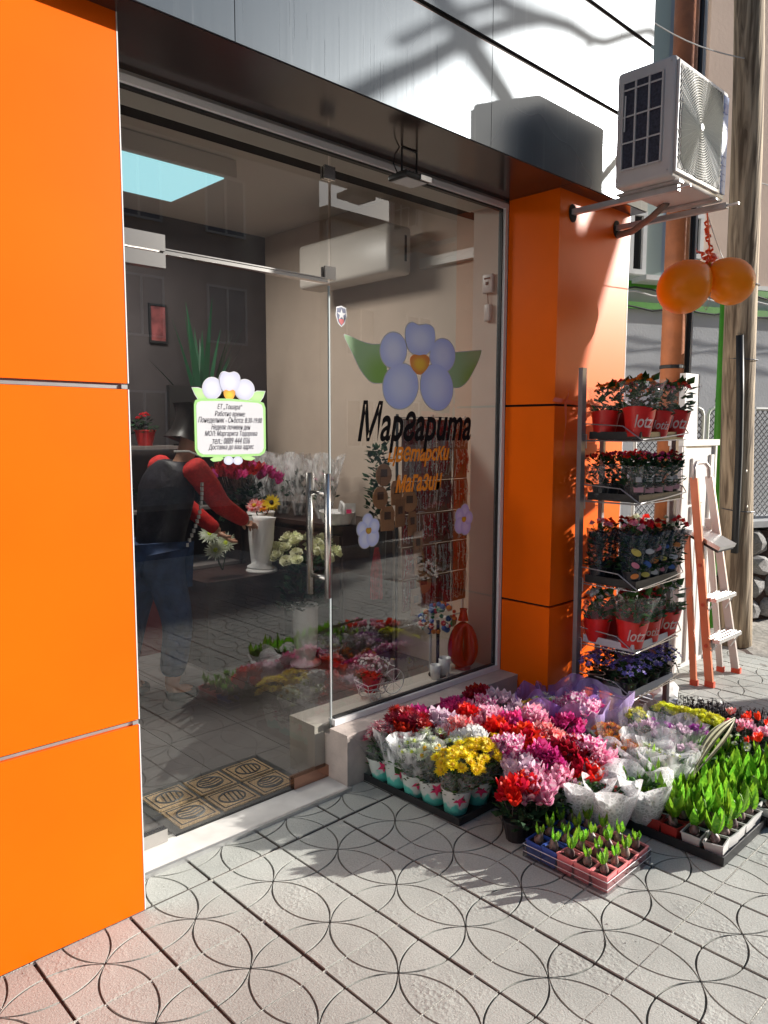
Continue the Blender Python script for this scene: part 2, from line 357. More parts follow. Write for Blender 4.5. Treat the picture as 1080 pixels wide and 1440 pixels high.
def paver_mesh(name='paver'):
    """one slab: its face is cut by four arcs struck from the corners, grooves are real"""
    hx, hy = (TX-.0115)/2, (TY-.0055)/2; a = TX/2; b = TY/2; rr = math.hypot(a, b); g = .0034; D = -.0055
    mb = MB(); NS = 10
    def clampp(x, y): return (max(-hx, min(hx, x)), max(-hy, min(hy, y)))
    def region(poly):
        out = []
        for p in poly:
            if not out or (abs(p[0]-out[-1][0])+abs(p[1]-out[-1][1])) > 1e-4: out.append(p)
        if len(out) < 3: return
        ar = sum(out[i-1][0]*out[i][1]-out[i][0]*out[i-1][1] for i in range(len(out)))
        if ar < 0: out.reverse()
        n = len(out); vs = [(x, y, 0) for x, y in out]+[(x, y, D) for x, y in out]
        mb.add(vs, [tuple(range(n))]+[(i, i+n, (i+1) % n+n, (i+1) % n) for i in range(n)])
    def arc(cx, cy, r, p_from, p_to):
        a0 = math.atan2(p_from[1]-cy, p_from[0]-cx); a1 = math.atan2(p_to[1]-cy, p_to[0]-cx)
        if a1-a0 > PI: a1 -= 2*PI
        if a1-a0 < -PI: a1 += 2*PI
        out = []; sg = 1 if r > rr else -1
        for i in range(NS+1):
            an = lerp(a0, a1, (i/NS)); x = cx+rr*math.cos(an); y = cy+rr*math.sin(an)
            e = g*(max(.04, min(1, (math.hypot(x, y)/.06)**2)) if sg > 0 else 1)
            out.append((cx+(rr+sg*e)*math.cos(an), cy+(rr+sg*e)*math.sin(an)))
        return out
    # half petals on the four axes (inside two discs)
    ex = math.sqrt(rr*rr-a*a) if rr > a else 0
    for sx in (1, -1):
        yk = b-math.sqrt(rr*rr-0)             # where the arc meets x = +-a : |y| = rr - b
        yk = rr-b
        A = arc(sx*a, b, rr-g, (sx*.004, 0), (sx*a, b-rr)); B = arc(sx*a, -b, rr-g, (sx*a, -b+rr), (sx*.004, 0))
        ap = sx*(a-math.sqrt((rr-g)**2-b*b)); A = [(ap, 0)]+[p for p in A if p[1] < -.002 and abs(p[0]) <= a+1e-6]; B = [p for p in B if p[1] > .002]
        region([clampp(*p) for p in A]+[clampp(*p) for p in B])
    for sy in (1, -1):
        A = arc(a, sy*b, rr-g, (0, sy*.004), (a-rr, sy*b)); B = arc(-a, sy*b, rr-g, (-a+rr, sy*b), (0, sy*.004))
        ap = sy*(b-math.sqrt((rr-g)**2-a*a)); A = [(0, ap)]+[p for p in A if p[0] < -.002]; B = [p for p in B if p[0] > .002]
        region([clampp(*p) for p in A]+[clampp(*p) for p in B])
    # corner fields (outside two discs)
    for sx in (1, -1):
        for sy in (1, -1):
            # discs centred on (sx*a, -sy*b) and (-sx*a, sy*b)
            A = arc(sx*a, -sy*b, rr+g, (sx*.007, sy*.007), (sx*a, sy*(rr-b)))
            B = arc(-sx*a, sy*b, rr+g, (sx*(rr-a), sy*b), (sx*.007, sy*.007))
            region([clampp(*p) for p in A]+[(sx*hx, sy*hy)]+[clampp(*p) for p in B])
    mb.add([(-hx,-hy,D),(hx,-hy,D),(hx,hy,D),(-hx,hy,D),(-hx,-hy,-.03),(hx,-hy,-.03),(hx,hy,-.03),(-hx,hy,-.03)],
           [(0,1,2,3),(0,4,5,1),(1,5,6,2),(2,6,7,3),(3,7,4,0)])
    return mb
pmb = paver_mesh(); groove0 = len(pmb.f)-5
for i in range(len(pmb.f)): pmb.m[i] = 1 if i >= groove0 else 0
M_groove = mat('groove_dirt', (.11, .10, .09), rough=.95)
pme = pmb.mesh('paver', [M_paver, M_groove])
first_near = []; far = MB()
for i in range(-12, 16):
    for j in range(-17, 2):
        x = GX0+TX*(i+.5); y = GY0+TY*(j-.5)+(.012 if j == 1 else 0)
        if y > 2.45 or x > 5.35+.25*noise.noise((y*2, 0, 3)): continue
        if y+TY/2 > 2.38 and x < .9: continue
        q = Vector((x, y, 0))-CAM; w = q.dot(FW); vis = False
        if w > .3:
            px = 540+FPX*q.dot(RT)/w; py = 720-FPX*q.dot(UP)/w
            vis = -120 < px < 1200 and 560 < py < 1580
        if y > .95 and 2.0 < x < 3.9 and y < 2.3 and not vis: vis = True
        if vis: first_near.append((x, y))
        else:
            M_ = Matrix.Translation((x, y, 0)); o0 = len(far.v)
            far.add(pmb.v, pmb.f, M_)
far.m = [pmb.m[k % len(pmb.f)] for k in range(len(far.f))]
for (x, y) in first_near:
    o = link('paver', pme, sw, (x+R(-.0012, .0012), y+R(-.0012, .0012), R(-.0018, .0012)), (R(-.004, .004), R(-.004, .004), R(-.004, .004)))
    if random.random() < .5: o.rotation_euler.z += PI
stuff(far.build('distant_pavers', [M_paver, M_groove], sw))
# sandy mortar left in the joints that run along the shop front (the cross joints stay open and dark)
mo = MB()
for j in range(-9, 1):
    y = GY0+TY*j; n = 90; vs = []; fs = []
    for k in range(n+1):
        x = .2+5.2*k/n; w = .008+.005*noise.noise((x*5, y, 0)); z = -.0006+.0012*noise.noise((x*14, y, 5))
        vs += [(x, y-w, -.006), (x, y, z), (x, y+w, -.006)]
    for k in range(n): a = 3*k; fs += [(a, a+3, a+4, a+1), (a+1, a+4, a+5, a+2)]
    mo.add(vs, fs)
stuff(mo.build('mortar', M_mortar, sw))
# crumbs and sand on the slabs
cr = MB()
for _ in range(1500):
    x = R(.5, 5.2); y = R(.2, 2.35); s = R(.0006, .0022) if random.random() < .93 else R(.002, .0035)
    cr.add([(x-s, y, .0), (x, y-s, 0), (x+s, y, 0), (x, y+s, 0), (x, y, s*1.1)], [(0,1,4),(1,2,4),(2,3,4),(3,0,4)])
stuff(cr.build('sand_grains', M_mortar, sw))
# uneven ground beyond the slabs
vs = []; fs = []; NX, NY = 60, 60
for i in range(NX+1):
    for j in range(NY+1):
        x = 5.25+i*.09; y = -1.2+j*.1
        z = .012*noise.noise((x*3, y*3, 0))+.02*noise.noise((x*9, y*9, 2)) - .006
        vs.append((x, y, z))
for i in range(NX):
    for j in range(NY): a = i*(NY+1)+j; fs.append((a, a+NY+1, a+NY+2, a+1))
struct(MB().add(vs, fs).build('rough_path', M_gravel, smooth=True))

# ------------------------------------------------------------------ the shop
G = 2.545            # glass plane
PF = 2.207           # front of the piers
shop = thing('flower_shop', 'flower shop front with orange composite panel piers and grey metallic fascia', 'shop', (2, PF, 0))
def S(mb, name, mats, parent=None, smooth=False):
    if parent is None: parent = shop
    o = mb.build(name, mats, None, smooth); o.parent = parent
    o.matrix_parent_inverse = Matrix.Translation((-2, -PF, 0)) if parent is shop else Matrix.Identity(4)
    return o
Z1, Z2, ZT = .638, 1.684, 2.742
lp = S(MB().box(-1.6, 1.040, PF+.020, 2.60, 0, ZT+.3), 'left_wall', M_alu)
for z0, z1 in ((.004, Z1-.012), (Z1+.006, Z2-.012), (Z2+.006, ZT)):
    mb = MB().box(-1.6, 1.048, PF, PF+.018, z0, z1); mb.cur = 1
    mb.box(1.0485, 1.052, PF-.001, PF+.024, z0, z1)
    S(mb, 'panel', [M_orange, M_white_frame], lp)
for z in (Z1, Z2):
    S(MB().box(-1.6, 1.04, PF+.010, PF+.0195, z-.010, z+.0).box(1.03, 1.049, PF+.003, PF+.019, z-.010, z+.002), 'joint_strip', M_alu, lp)
RP0, RP1 = 3.315, 4.004
rp = S(MB().box(RP0+.02, RP1-.02, PF+.02, G-.01, 0, ZT+.3).box(3.83, RP1-.02, G-.0095, 3.3, 0, ZT+.3), 'right_wall', M_dark)
for z0, z1 in ((.004, Z1-.006), (Z1+.006, Z2-.006), (Z2+.006, ZT)):
    S(MB().box(RP0+.019, RP1, PF, PF+.018, z0, z1), 'panel', M_orange, rp)
    S(MB().box(RP0, RP0+.018, PF, G-.03, z0, z1), 'panel', M_orange, rp)
    S(MB().box(RP1-.0005, RP1+.004, PF-.001, 3.3, z0, z1), 'panel', M_white_frame, rp)
# sill wall under the window
S(MB().box(2.088, RP0, 2.400, G+.03, 0, .205), 'sill_wall', M_sill)
S(MB().box(2.086, RP0, 2.398, G-.028, .2055, .235), 'sill_ledge', M_sill)
S(MB().box(2.032, 3.30, G+.012, 2.74, 0, .248), 'window_platform', M_pilaster)
# threshold
S(MB().box(.7, 2.085, 2.385, G+.02, -.01, .008), 'threshold', M_marble)
S(MB().box(.7, 2.085, 2.368, 2.384, -.01, .014), 'threshold_edge', M_alu)
# window frame
fr = MB()
fr.box(2.118, RP0-.001, G-.027, G+.02, .2358, .262); fr.box(RP0-.026, RP0-.001, G-.027, G+.02, .2625, 2.70); fr.box(1.05, RP0-.001, G-.027, G+.02, 2.7005, 2.726)
frame = S(fr, 'window_frame', M_white_frame)
gk = MB(); gk.box(2.13, RP0-.027, G-.012, G+.012, .2622, .270); gk.box(RP0-.034, RP0-.0265, G-.012, G+.012, .270, 2.69); gk.box(1.05, RP0-.027, G-.012, G+.012, 2.692, 2.7002)
S(gk, 'gasket', M_black, frame)
S(MB().box(2.126, 3.286, G-.005, G+.005, .265, 2.695), 'pane', M_glass, frame)
S(MB().box(1.02, 2.112, G-.005, G+.005, 2.186, 2.695), 'pane', M_glass, frame)
for z in (2.62, 2.215):
    mb = MB().box(2.085, 2.142, G-.016, G-.0055, z-.032, z+.022).box(2.087, 2.140, G+.0055, G+.016, z-.03, z+.02)
    S(mb, 'glass_clamp', M_steel, frame)
S(MB().box(1.052, 1.085, G-.016, G-.006, 2.60, 2.66), 'glass_clamp', M_steel, frame)
S(MB().box(1.35, 2.10, G-.014, G+.014, 2.168, 2.182).box(1.35, 2.10, G-.018, G+.018, 2.1825, 2.187), 'transom_rail', M_steel, frame)
# glass door
door = S(MB().box(1.02, 2.112, G-.005, G+.005, .012, 2.160), 'glass_door', M_glass)
S(MB().box(1.02, 1.355, G-.020, G+.020, 2.118, 2.168), 'patch_fitting', M_steel, door)
S(MB().box(1.02, 1.355, G-.020, G+.020, 2.176, 2.232), 'patch_fitting', M_steel, frame)
S(MB().box(1.895, 2.113, G-.018, G+.018, .010, .062), 'patch_fitting', mat('bronze_steel', (.45, .25, .18), rough=.2, metal=1), door)
S(MB().box(1.06, 1.30, G-.02, G+.02, .010, .06), 'patch_fitting', M_steel, door)
S(MB().box(2.1125, 2.1195, G-.004, G+.004, .02, 2.160), 'edge_seal', mat('clear_seal', (.50, .55, .56), rough=.2, metal=.3), door)
hx = 2.052
for yy, nm in ((G-.062, -1), (G+.062, 1)):
    S(MB().tube([(hx, yy, .835), (hx, yy, 1.37)], .0145, 16), 'pull_bar', M_steel, door, True)
for z in (.92, 1.285):
    S(MB().tube([(hx, G-.06, z), (hx, G+.06, z)], .009, 10), 'standoff', M_steel, door, True)
# soffit
S(MB().box(-1.6, RP1+.02, 2.128, G+.02, ZT+.003, ZT+.012), 'soffit_backing', M_soffit)
for x0, x1 in ((-1.6, .85), (.853, 3.295), (3.298, RP1+.018)):
    S(MB().box(x0, x1, 2.124, G-.02, ZT, ZT+.0028), 'soffit_panel', M_soffit)
S(MB().box(.9, RP0+.02, G-.01, G+.2, 2.7265, 3.05), 'lintel', M_pilaster)
# fascia panels
FY = 2.118
bands = [(2.745, 3.152), (3.176, 3.583), (3.607, 4.01), (4.034, 4.44)]
seams = [-1.139, .126, 1.391, 2.656, 4.028]
S(MB().box(-1.14, 4.02, FY+.012, 2.9, 2.75, 4.43), 'fascia_core', M_dark)
for z0, z1 in bands:
    for a, b in zip(seams, seams[1:]):
        S(MB().box(a+.0015, b-.0015, FY, FY+.011, z0, z1), 'fascia_panel', M_fascia)
M_trim = mat('orange_trim_line', (.30, .06, .02), rough=.4)
for z in (3.152, 3.583): S(MB().box(-1.13, 4.02, FY+.004, FY+.0115, z+.0005, z+.004), 'trim_strip', M_trim)
S(MB().box(-1.14, 4.03, FY+.01, 3.3, 4.445, 4.5), 'roof_cap', M_alu_dull)
# traces of removed lettering with glue runs
M_trace = mat('glue_trace', (.19, .21, .23), rough=.34, metal=.6)
for ch, x, z, w in (('М', 1.78, 2.93, .13), ('О', 1.985, 2.93, .10), ('Д', 2.12, 2.93, .12), ('А', 2.28, 2.91, .11)):
    bold = text_mesh(ch, M_trace, .20, w, depth=.0006)
    # keep only a thin outline of the letter
    bm = bmesh.new(); bm.from_mesh(bm_src := bold)
    es = [(e.verts[0].co.copy(), e.verts[1].co.copy()) for e in bm.edges if len([f for f in e.link_faces if abs(f.normal.y) > .9]) == 1 and abs(e.verts[0].co.y-e.verts[1].co.y) < 1e-5 and e.verts[0].co.y < 0]
    bm.free(); tb = MB()
    for a, b in es:
        if (a-b).length > 1e-4: tb.tube([a, b], .0006, 4)
    o = S(tb, 'letter_trace', M_trace); o.location = (x, FY+.0009, z)
tb = MB()
for _ in range(20):
    x = R(1.1, 2.6); z1 = R(2.85, 3.14); l = R(.05, .3)
    tb.tube([(x, FY+.0002, z1), (x+R(-.002, .002), FY+.0002, max(2.75, z1-l))], R(.0004, .0008), 4)
stuff(S(tb, 'glue_runs', M_trace))
# ------------------------------------------------------------------ inside the shop
ix0, ix1, iy1, iz = .95, 3.70, 5.25, 3.10
fl = struct(MB().box(ix0, ix1, G+.021, iy1, -.012, -.004).build('interior_floor', M_joint))
tm = MB().box(-.198, .198, -.198, .198, -.008, 0).mesh('floor_tile', M_floor_in)
for i in range(7):
    for j in range(7):
        x = 1.15+.4*i; y = 2.76+.4*j
        if x < ix1-.05 and y < iy1-.05: link('floor_tile', tm, fl, (x, y, 0))
wl = MB().box(ix1, ix1+.1, 2.74, iy1+.1, 0, iz+.1)
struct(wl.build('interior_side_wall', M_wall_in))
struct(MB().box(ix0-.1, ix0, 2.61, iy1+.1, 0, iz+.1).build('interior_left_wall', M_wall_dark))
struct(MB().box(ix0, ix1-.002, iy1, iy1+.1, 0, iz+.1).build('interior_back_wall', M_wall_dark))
struct(MB().box(ix0, ix1-.002, 2.80, iy1-.002, iz, iz+.09).build('interior_ceiling', M_ceil))
struct(MB().box(ix0, RP0+.01, 2.602, 2.79, 2.74, 3.19).build('interior_lintel', M_ceil))
struct(MB().box(3.295, ix1+.3, G+.021, 2.735, 0, 3.2).build('pilaster', M_pilaster))
# light panel hung below the ceiling on a white housing
t = thing('ceiling_light', 'square pale blue ceiling light panel glowing inside above the door', 'ceiling light', (2.15, 4.25, 3.0))
MB().box(-.55, .40, -.36, .36, .0, .095).build('housing', M_ceil, t)
M_lamp = mat('light_diffuser', (.5, .8, .9), rough=.5, emis=(.38, .74, .82), es=.62)
MB().box(-.52, .345, -.31, .31, -.006, -.0005).build('diffuser', M_lamp, t)
pl_ = bpy.data.lights.new('panel_light', 'AREA'); pl_.shape = 'RECTANGLE'; pl_.size = .84; pl_.size_y = .60; pl_.energy = 27; pl_.color = (1, .93, .86)
po = bpy.data.objects.new('panel_light', pl_); COL.objects.link(po); po.parent = t; po.location = (-.09, 0, -.012)
# indoor air conditioner on the side wall
t = thing('indoor_air_conditioner', 'white wall mounted air conditioner inside, high behind the window', 'air conditioner', (ix1-.105, 3.95, 2.70), rz=PI/2)
M_acw = mat('white_appliance', (.60, .55, .50), rough=.35)
bevel_box('body', -.46, .46, -.0, .21, -.16, .14, .03, M_acw, t)
MB().box(-.36, .43, -.006, -.0005, -.135, -.128).build('air_slot', M_dark, t)
MB().box(-.36, .43, -.014, -.0005, -.125, -.07).build('air_flap', M_acw, t)
MB().box(-.462, -.4605, .05, .07, -.08, .08).build('side_vent', M_dark, t)
t = thing('pipe_trunking', 'pale pipe trunking running along the wall from the indoor air conditioner', 'trunking', (ix1-.02, 3.1, 2.62))
MB().box(-.03, .018, -.35, .38, -.03, .03).build('cover', M_acw, t)
# thermostat + sensor on the pilaster
t = thing('wall_thermostat', 'small white thermostat box on the pale pilaster inside', 'thermostat', (3.274, 2.62, 2.332), rz=0)
bevel_box('housing', -.002, .02, -.035, .035, -.05, .05, .006, M_whitep, t); MB().box(-.006, -.0025, -.008, .008, -.008, .008).build('dial', M_black, t)
MB().box(-.005, -.0025, -.02, .02, .022, .03).build('display', M_black, t)
t = thing('door_sensor', 'narrow white sensor box under the thermostat on the pilaster', 'sensor', (3.274, 2.62, 2.18))
bevel_box('housing', -.002, .02, -.02, .02, -.045, .045, .006, M_whitep, t); MB().tube([(.01, 0, .045), (.01, .005, .10)], .002, 5).build('lead', M_black, t)

# ---- door mat
t = thing('door_mat', 'brown coir door mat with black rubber border and six stamped squares', 'door mat', (1.66, 2.735, .0))
M_coir = mat('coir', (.52, .34, .17), rough=1, noise_s=160, noise_a=.5, bump=1, bump_s=300)
MB().box(-.32, .32, -.2, .2, .001, .011).build('rubber_border', M_black, t)
for i in range(3):
    for j in range(2):
        cx = -.195+.195*i; cy = -.088+.176*j
        MB().box(cx-.088, cx+.088, cy-.079, cy+.079, .0112, .018).build('coir_square', M_coir, t)
        mb = MB()
        ring = [(cx+.052*math.cos(a)*(1.1), cy+.048*math.sin(a), .0185) for a in [2*PI*k/16 for k in range(17)]]
        mb.tube(ring, .0045, 5, cap=False)
        for k in range(4):
            o = -.03+.02*k
            if (i+j) % 2: mb.tube([(cx+o, cy-.038, .0185), (cx+o+.015, cy+.038, .0185)], .004, 4)
            else: mb.tube([(cx-.045, cy+o+.005, .0185), (cx, cy+o-.008, .0185), (cx+.045, cy+o+.005, .0185)], .004, 4)
        fr_ = [(cx-.074, cy-.066), (cx+.074, cy-.066), (cx+.074, cy+.066), (cx-.074, cy+.066), (cx-.074, cy-.066)]
        for a, b in zip(fr_, fr_[1:]): mb.tube([(*a, .0185), (*b, .0185)], .0028, 4)
        stuff(mb.build('stamped_motif', M_black, t))

# ------------------------------------------------------------------ window stickers (flat print stuck outside the glass)
def grad_mat(name, c_in, c_out, r=.55, rough=.35, cen=(.5, .5)):
    m = new_mat(name); t = m.node_tree; b = t.nodes['Principled BSDF']; L = t.links.new
    tc = t.nodes.new('ShaderNodeTexCoord'); mp = t.nodes.new('ShaderNodeMapping'); mp.inputs['Location'].default_value = (-cen[0], 0, -cen[1]); mp.inputs['Scale'].default_value = (1, 0, 1)
    ln = t.nodes.new('ShaderNodeVectorMath'); ln.operation = 'LENGTH'; mr = t.nodes.new('ShaderNodeMapRange'); mr.inputs[1].default_value = .1; mr.inputs[2].default_value = r; mr.interpolation_type = 'SMOOTHSTEP'
    mx = t.nodes.new('ShaderNodeMix'); mx.data_type = 'RGBA'; mx.inputs[6].default_value = (*c_in, 1); mx.inputs[7].default_value = (*c_out, 1)
    L(tc.outputs['Generated'], mp.inputs[0]); L(mp.outputs[0], ln.inputs[0]); L(ln.outputs['Value'], mr.inputs[0]); L(mr.outputs[0], mx.inputs[0]); L(mx.outputs[2], b.inputs['Base Color'])
    b.inputs['Roughness'].default_value = rough; return m
M_pet = grad_mat('printed_petal', (.66, .72, .98), (.46, .54, .92))
M_pet_b = grad_mat('printed_pale_blue_petal', (.74, .78, .98), (.52, .58, .92), r=.6)
M_pet_w = grad_mat('printed_white_petal', (.52, .53, .60), (.40, .41, .54), r=.6)
M_pet_l = grad_mat('printed_lilac_petal', (.66, .58, .84), (.50, .40, .74))
M_heart = grad_mat('printed_yellow_heart', (.85, .50, .02), (.72, .20, .02), r=.5)
M_heart2 = grad_mat('printed_bright_heart', (.62, .42, .02), (.58, .24, .02), r=.5)
M_lf1 = grad_mat('printed_leaf', (.20, .42, .07), (.30, .50, .26), r=.7, cen=(.9, .2))
M_lf2 = grad_mat('printed_pale_leaf', (.36, .56, .24), (.25, .48, .16), r=.7)
M_stwhite = mat('sticker_white', (.50, .50, .53), rough=.35)
M_ink = mat('black_ink', (.006, .006, .008), rough=.7, spec=.15)
M_ink_o = mat('orange_ink', (.95, .30, .03), rough=.7, spec=.2)
M_navy = mat('navy_ink', (.02, .03, .11), rough=.35); M_redink = mat('red_ink', (.45, .02, .03), rough=.35)
GF = G-.0062
def spline(pts, n=5):
    out = []; k = len(pts)
    for i in range(k):
        p0, p1, p2, p3 = [Vector(pts[(i+d) % k]) for d in (-1, 0, 1, 2)]
        for j in range(n):
            t = j/n; out.append(.5*((2*p1)+(-p0+p2)*t+(2*p0-5*p1+4*p2-p3)*t*t+(-p0+3*p1-3*p2+p3)*t**3))
    return out
def decal(parent, name, pts, m, layer, smooth=True, grow=0):
    """pts in metres (x, z) on the glass; layers 0.5 mm apart"""
    q = spline(pts) if smooth else [Vector(p) for p in pts]
    if grow:
        c = sum(q, Vector((0, 0)))/len(q); q = [p+(p-c).normalized()*grow for p in q]
    y = -.0004*layer
    mb = MB().prism([(p.x, y, p.y) for p in q], (0, .0003, 0)); return mb.build(name, m, parent)
def ell(cx, cz, rx, rz, rot=0, n=10, heart=0, taper=0):
    o = []
    for k in range(n):
        a = 2*PI*k/n; x = rx*math.cos(a); z = rz*math.sin(a)
        if taper: x *= 1-taper*math.sin(a)
        if heart and .2*PI < a < .8*PI: z -= heart*rz*(1-abs(a-PI/2)/(.3*PI))
        o.append((cx+x*math.cos(rot)-z*math.sin(rot), cz+x*math.sin(rot)+z*math.cos(rot)))
    return o
def px2(origin, pts, ox, oy, s):
    out = []
    for x, y in pts:
        p = P(ox+x/s, oy+y/s, 'y', GF); out.append((p.x-origin.x, p.z-origin.z))
    return out
# large flower
o0 = P(577, 520, 'y', GF)
t = thing('window_sticker', 'large blue five petal flower sticker with two green leaves, top of the window', 'sticker', o0)
gl = lambda pts: px2(o0, pts, 460, 420, 4)
LEAF_L = gl([(98,212),(125,210),(190,240),(250,258),(320,262),(315,330),(335,390),(330,462),(285,474),(240,462),(190,400),(150,320)])
LEAF_R = gl([(700,310),(770,300),(850,292),(866,298),(850,350),(825,400),(790,460),(745,497),(695,490),(670,430),(690,360)])
for q in (LEAF_L, LEAF_R): decal(t, 'leaf_outline', q, M_stwhite, 0, grow=.004)
decal(t, 'leaf', LEAF_L, M_lf1, 1); decal(t, 'leaf', LEAF_R, M_lf1, 1)
PET = [gl(ell(372, 290, 74, 100, n=12)), gl(ell(648, 320, 70, 94, n=12)), gl(ell(412, 492, 98, 128, rot=.1, n=12)), gl(ell(615, 498, 90, 130, rot=-.12, n=12)),
       gl([(440,190),(450,150),(480,134),(515,150),(560,145),(595,165),(605,215),(595,270),(560,310),(520,318),(470,300),(445,250)])]
for q in PET: decal(t, 'petal_outline', q, M_stwhite, 2, grow=.005)
for q in PET: decal(t, 'petal', q, M_pet, 3+PET.index(q)*.5)
decal(t, 'heart', gl([(465,335),(485,315),(517,318),(550,315),(573,335),(570,375),(545,412),(517,428),(488,410),(468,375)]), M_heart, 7)
# two small flowers
def small_flower(px, py, s, label, mp):
    o_ = P(px, py, 'y', GF); t = thing('window_sticker', label, 'sticker', o_, group='small flower stickers on the window')
    pets = []
    for k in range(5):
        a = PI/2+2*PI*k/5+ (.1 if px < 600 else -.22); d = .6*s
        r = s*.44 if k in (0, 1, 4) else s*.54
        pets.append(ell(d*math.cos(a)*.9, d*math.sin(a), r, r*1.08, n=10))
    for q in pets: decal(t, 'petal_outline', q, M_stwhite, 0, grow=.004)
    for i, q in enumerate(pets): decal(t, 'petal', q, mp, 2+i*.5)
    decal(t, 'heart', ell(0, .02*s, s*.24, s*.24, n=8, heart=.4), M_heart2, 6)
small_flower(518, 746, .072, 'small pale blue flower sticker low on the window beside the door', M_pet_b)
small_flower(652, 730, .072, 'small lilac flower sticker low on the right of the window', M_pet_l)
# shield badge
o0 = P(480, 444, 'y', GF); t = thing('window_sticker', 'tiny shield shaped alarm badge with a white star at the window edge', 'sticker', o0)
sh = [(-.024, .030), (0, .036), (.024, .030), (.026, 0), (.016, -.028), (0, -.042), (-.016, -.028), (-.026, 0)]
decal(t, 'shield_outline', sh, M_stwhite, 0, smooth=False, grow=.006); decal(t, 'shield', sh, M_navy, 1, smooth=False)
decal(t, 'shield_base', [(-.016, -.014), (.016, -.014), (.012, -.028), (0, -.040), (-.012, -.028)], M_redink, 2, smooth=False)
decal(t, 'star', [((.026 if k % 2 == 0 else .010)*math.cos(PI/2+PI*k/5), .004+(.026 if k % 2 == 0 else .010)*math.sin(PI/2+PI*k/5)) for k in range(10)], M_stwhite, 3, smooth=False)
# shop name
def gtext(parent, body, m, px0, py0, px1, height, shear, bold=0, origin=None, cond=None, y=None):
    a = P(px0, py0, 'y', GF); b = P(px1, py0, 'y', GF)
    me = text_mesh(body, m, height, (b.x-a.x), shear, bold, .0006)
    return link('lettering', me, parent, (a.x-origin.x, -.004 if y is None else y, a.z-origin.z))
o0 = P(583, 610, 'y', GF)
t = thing('shop_name_lettering', 'black cursive Cyrillic shop name lettering on the window under the flower', 'lettering', o0)
a = P(503, 616, 'y', GF); b = P(662, 616, 'y', GF)
hM = .205
me = text_mesh('Мapƨapuma', M_ink, hM*1.16, b.x-a.x, .30, .018, .0006)
link('lettering', me, t, (a.x-o0.x, 0, a.z-o0.z-.07))
o0 = P(583, 665, 'y', GF)
t = thing('window_lettering', 'orange cursive lettering in two lines under the black shop name', 'lettering', o0)
for body, x0, x1, yb, h in (('цвеmapcкu', 545, 632, 655, .10), ('мaгaзuн', 556, 622, 690, .085)):
    a = P(x0, yb, 'y', GF); b = P(x1, yb, 'y', GF)
    me = text_mesh(body, M_ink_o, h, b.x-a.x, .35, .02, .0006); link('lettering', me, t, (a.x-o0.x, 0, a.z-o0.z-.012))
# opening hours sign on the door
o0 = P(322, 600, 'y', GF)
t = thing('opening_hours_sign', 'white opening hours sign with flower top on the glass door', 'sign', o0)
gl = lambda pts: px2(o0, pts, 240, 500, 6.75)
for q in ([(203,305),(260,308),(330,330),(350,420),(265,420),(235,370)], [(895,340),(820,340),(780,360),(740,420),(845,440),(875,395)]):
    decal(t, 'leaf', gl(q), M_stwhite, 0, smooth=False, grow=.003); decal(t, 'leaf', gl(q), M_lf2, 1, smooth=False)
PT = [gl(ell(392, 310, 88, 100, n=12)), gl(ell(700, 325, 90, 95, n=12)), gl([(462,215),(480,170),(510,155),(555,168),(600,158),(640,180),(655,225),(645,300),(600,345),(550,355),(490,330),(465,270)])]
for q in PT: decal(t, 'petal_outline', q, M_stwhite, 2, grow=.003)
for i, q in enumerate(PT): decal(t, 'petal', q, M_pet_w, 3+i)
decal(t, 'heart', gl([(498,345),(520,325),(553,335),(590,325),(610,348),(600,390),(575,425),(545,425),(510,395)]), M_heart2, 7)
BODY = gl([(225,470),(235,432),(270,415),(550,418),(830,440),(872,455),(888,500),(893,880),(880,920),(840,945),(560,955),(300,955),(260,935),(235,890)])
decal(t, 'board_edge', BODY, M_lf2, 8, smooth=False, grow=.004)
IN = gl([(238,475),(248,447),(280,432),(550,432),(822,450),(860,468),(872,505),(880,875),(865,910),(835,930),(560,940),(305,938),(272,922),(250,885)])
decal(t, 'board', IN, M_stwhite, 9, smooth=False)
for q in ([(368,985),(410,960),(480,955),(500,975),(470,1000),(400,1008)], [(800,975),(750,950),(690,950),(660,965),(700,990),(760,998)]):
    decal(t, 'leaf', gl(q), M_lf2, 9, smooth=False)
decal(t, 'petal', gl(ell(545, 995, 46, 42)), M_pet_w, 10); decal(t, 'petal', gl(ell(632, 997, 46, 40)), M_pet_w, 11)
M_ink_g = mat('grey_ink', (.035, .03, .045), rough=.4)
for body, x0, x1, yb, h in (('ЕТ „Тошара“', 440, 675, 508, .020), ('Работно време:', 415, 705, 575, .020), ('Понеделник - Събота: 8:30-19:00', 258, 862, 634, .021),
                            ('Неделя: почивен ден', 382, 752, 700, .020), ('МОЛ: Маргарита Тодорова', 320, 818, 764, .020), ('тел.: 0889 444 036', 392, 748, 828, .019), ('Доставка до ваш адрес', 355, 785, 894, .020)):
    a = P(240+x0/6.75, 500+yb/6.75, 'y', GF); b = P(240+x1/6.75, 500+(yb+4)/6.75, 'y', GF)
    me = text_mesh(body, M_ink_g, h*1.25, b.x-a.x, .3, .0, .0003)
    link('text_line', me, t, (a.x-o0.x, -.0042, a.z-o0.z-.005), (0, 0, 0))

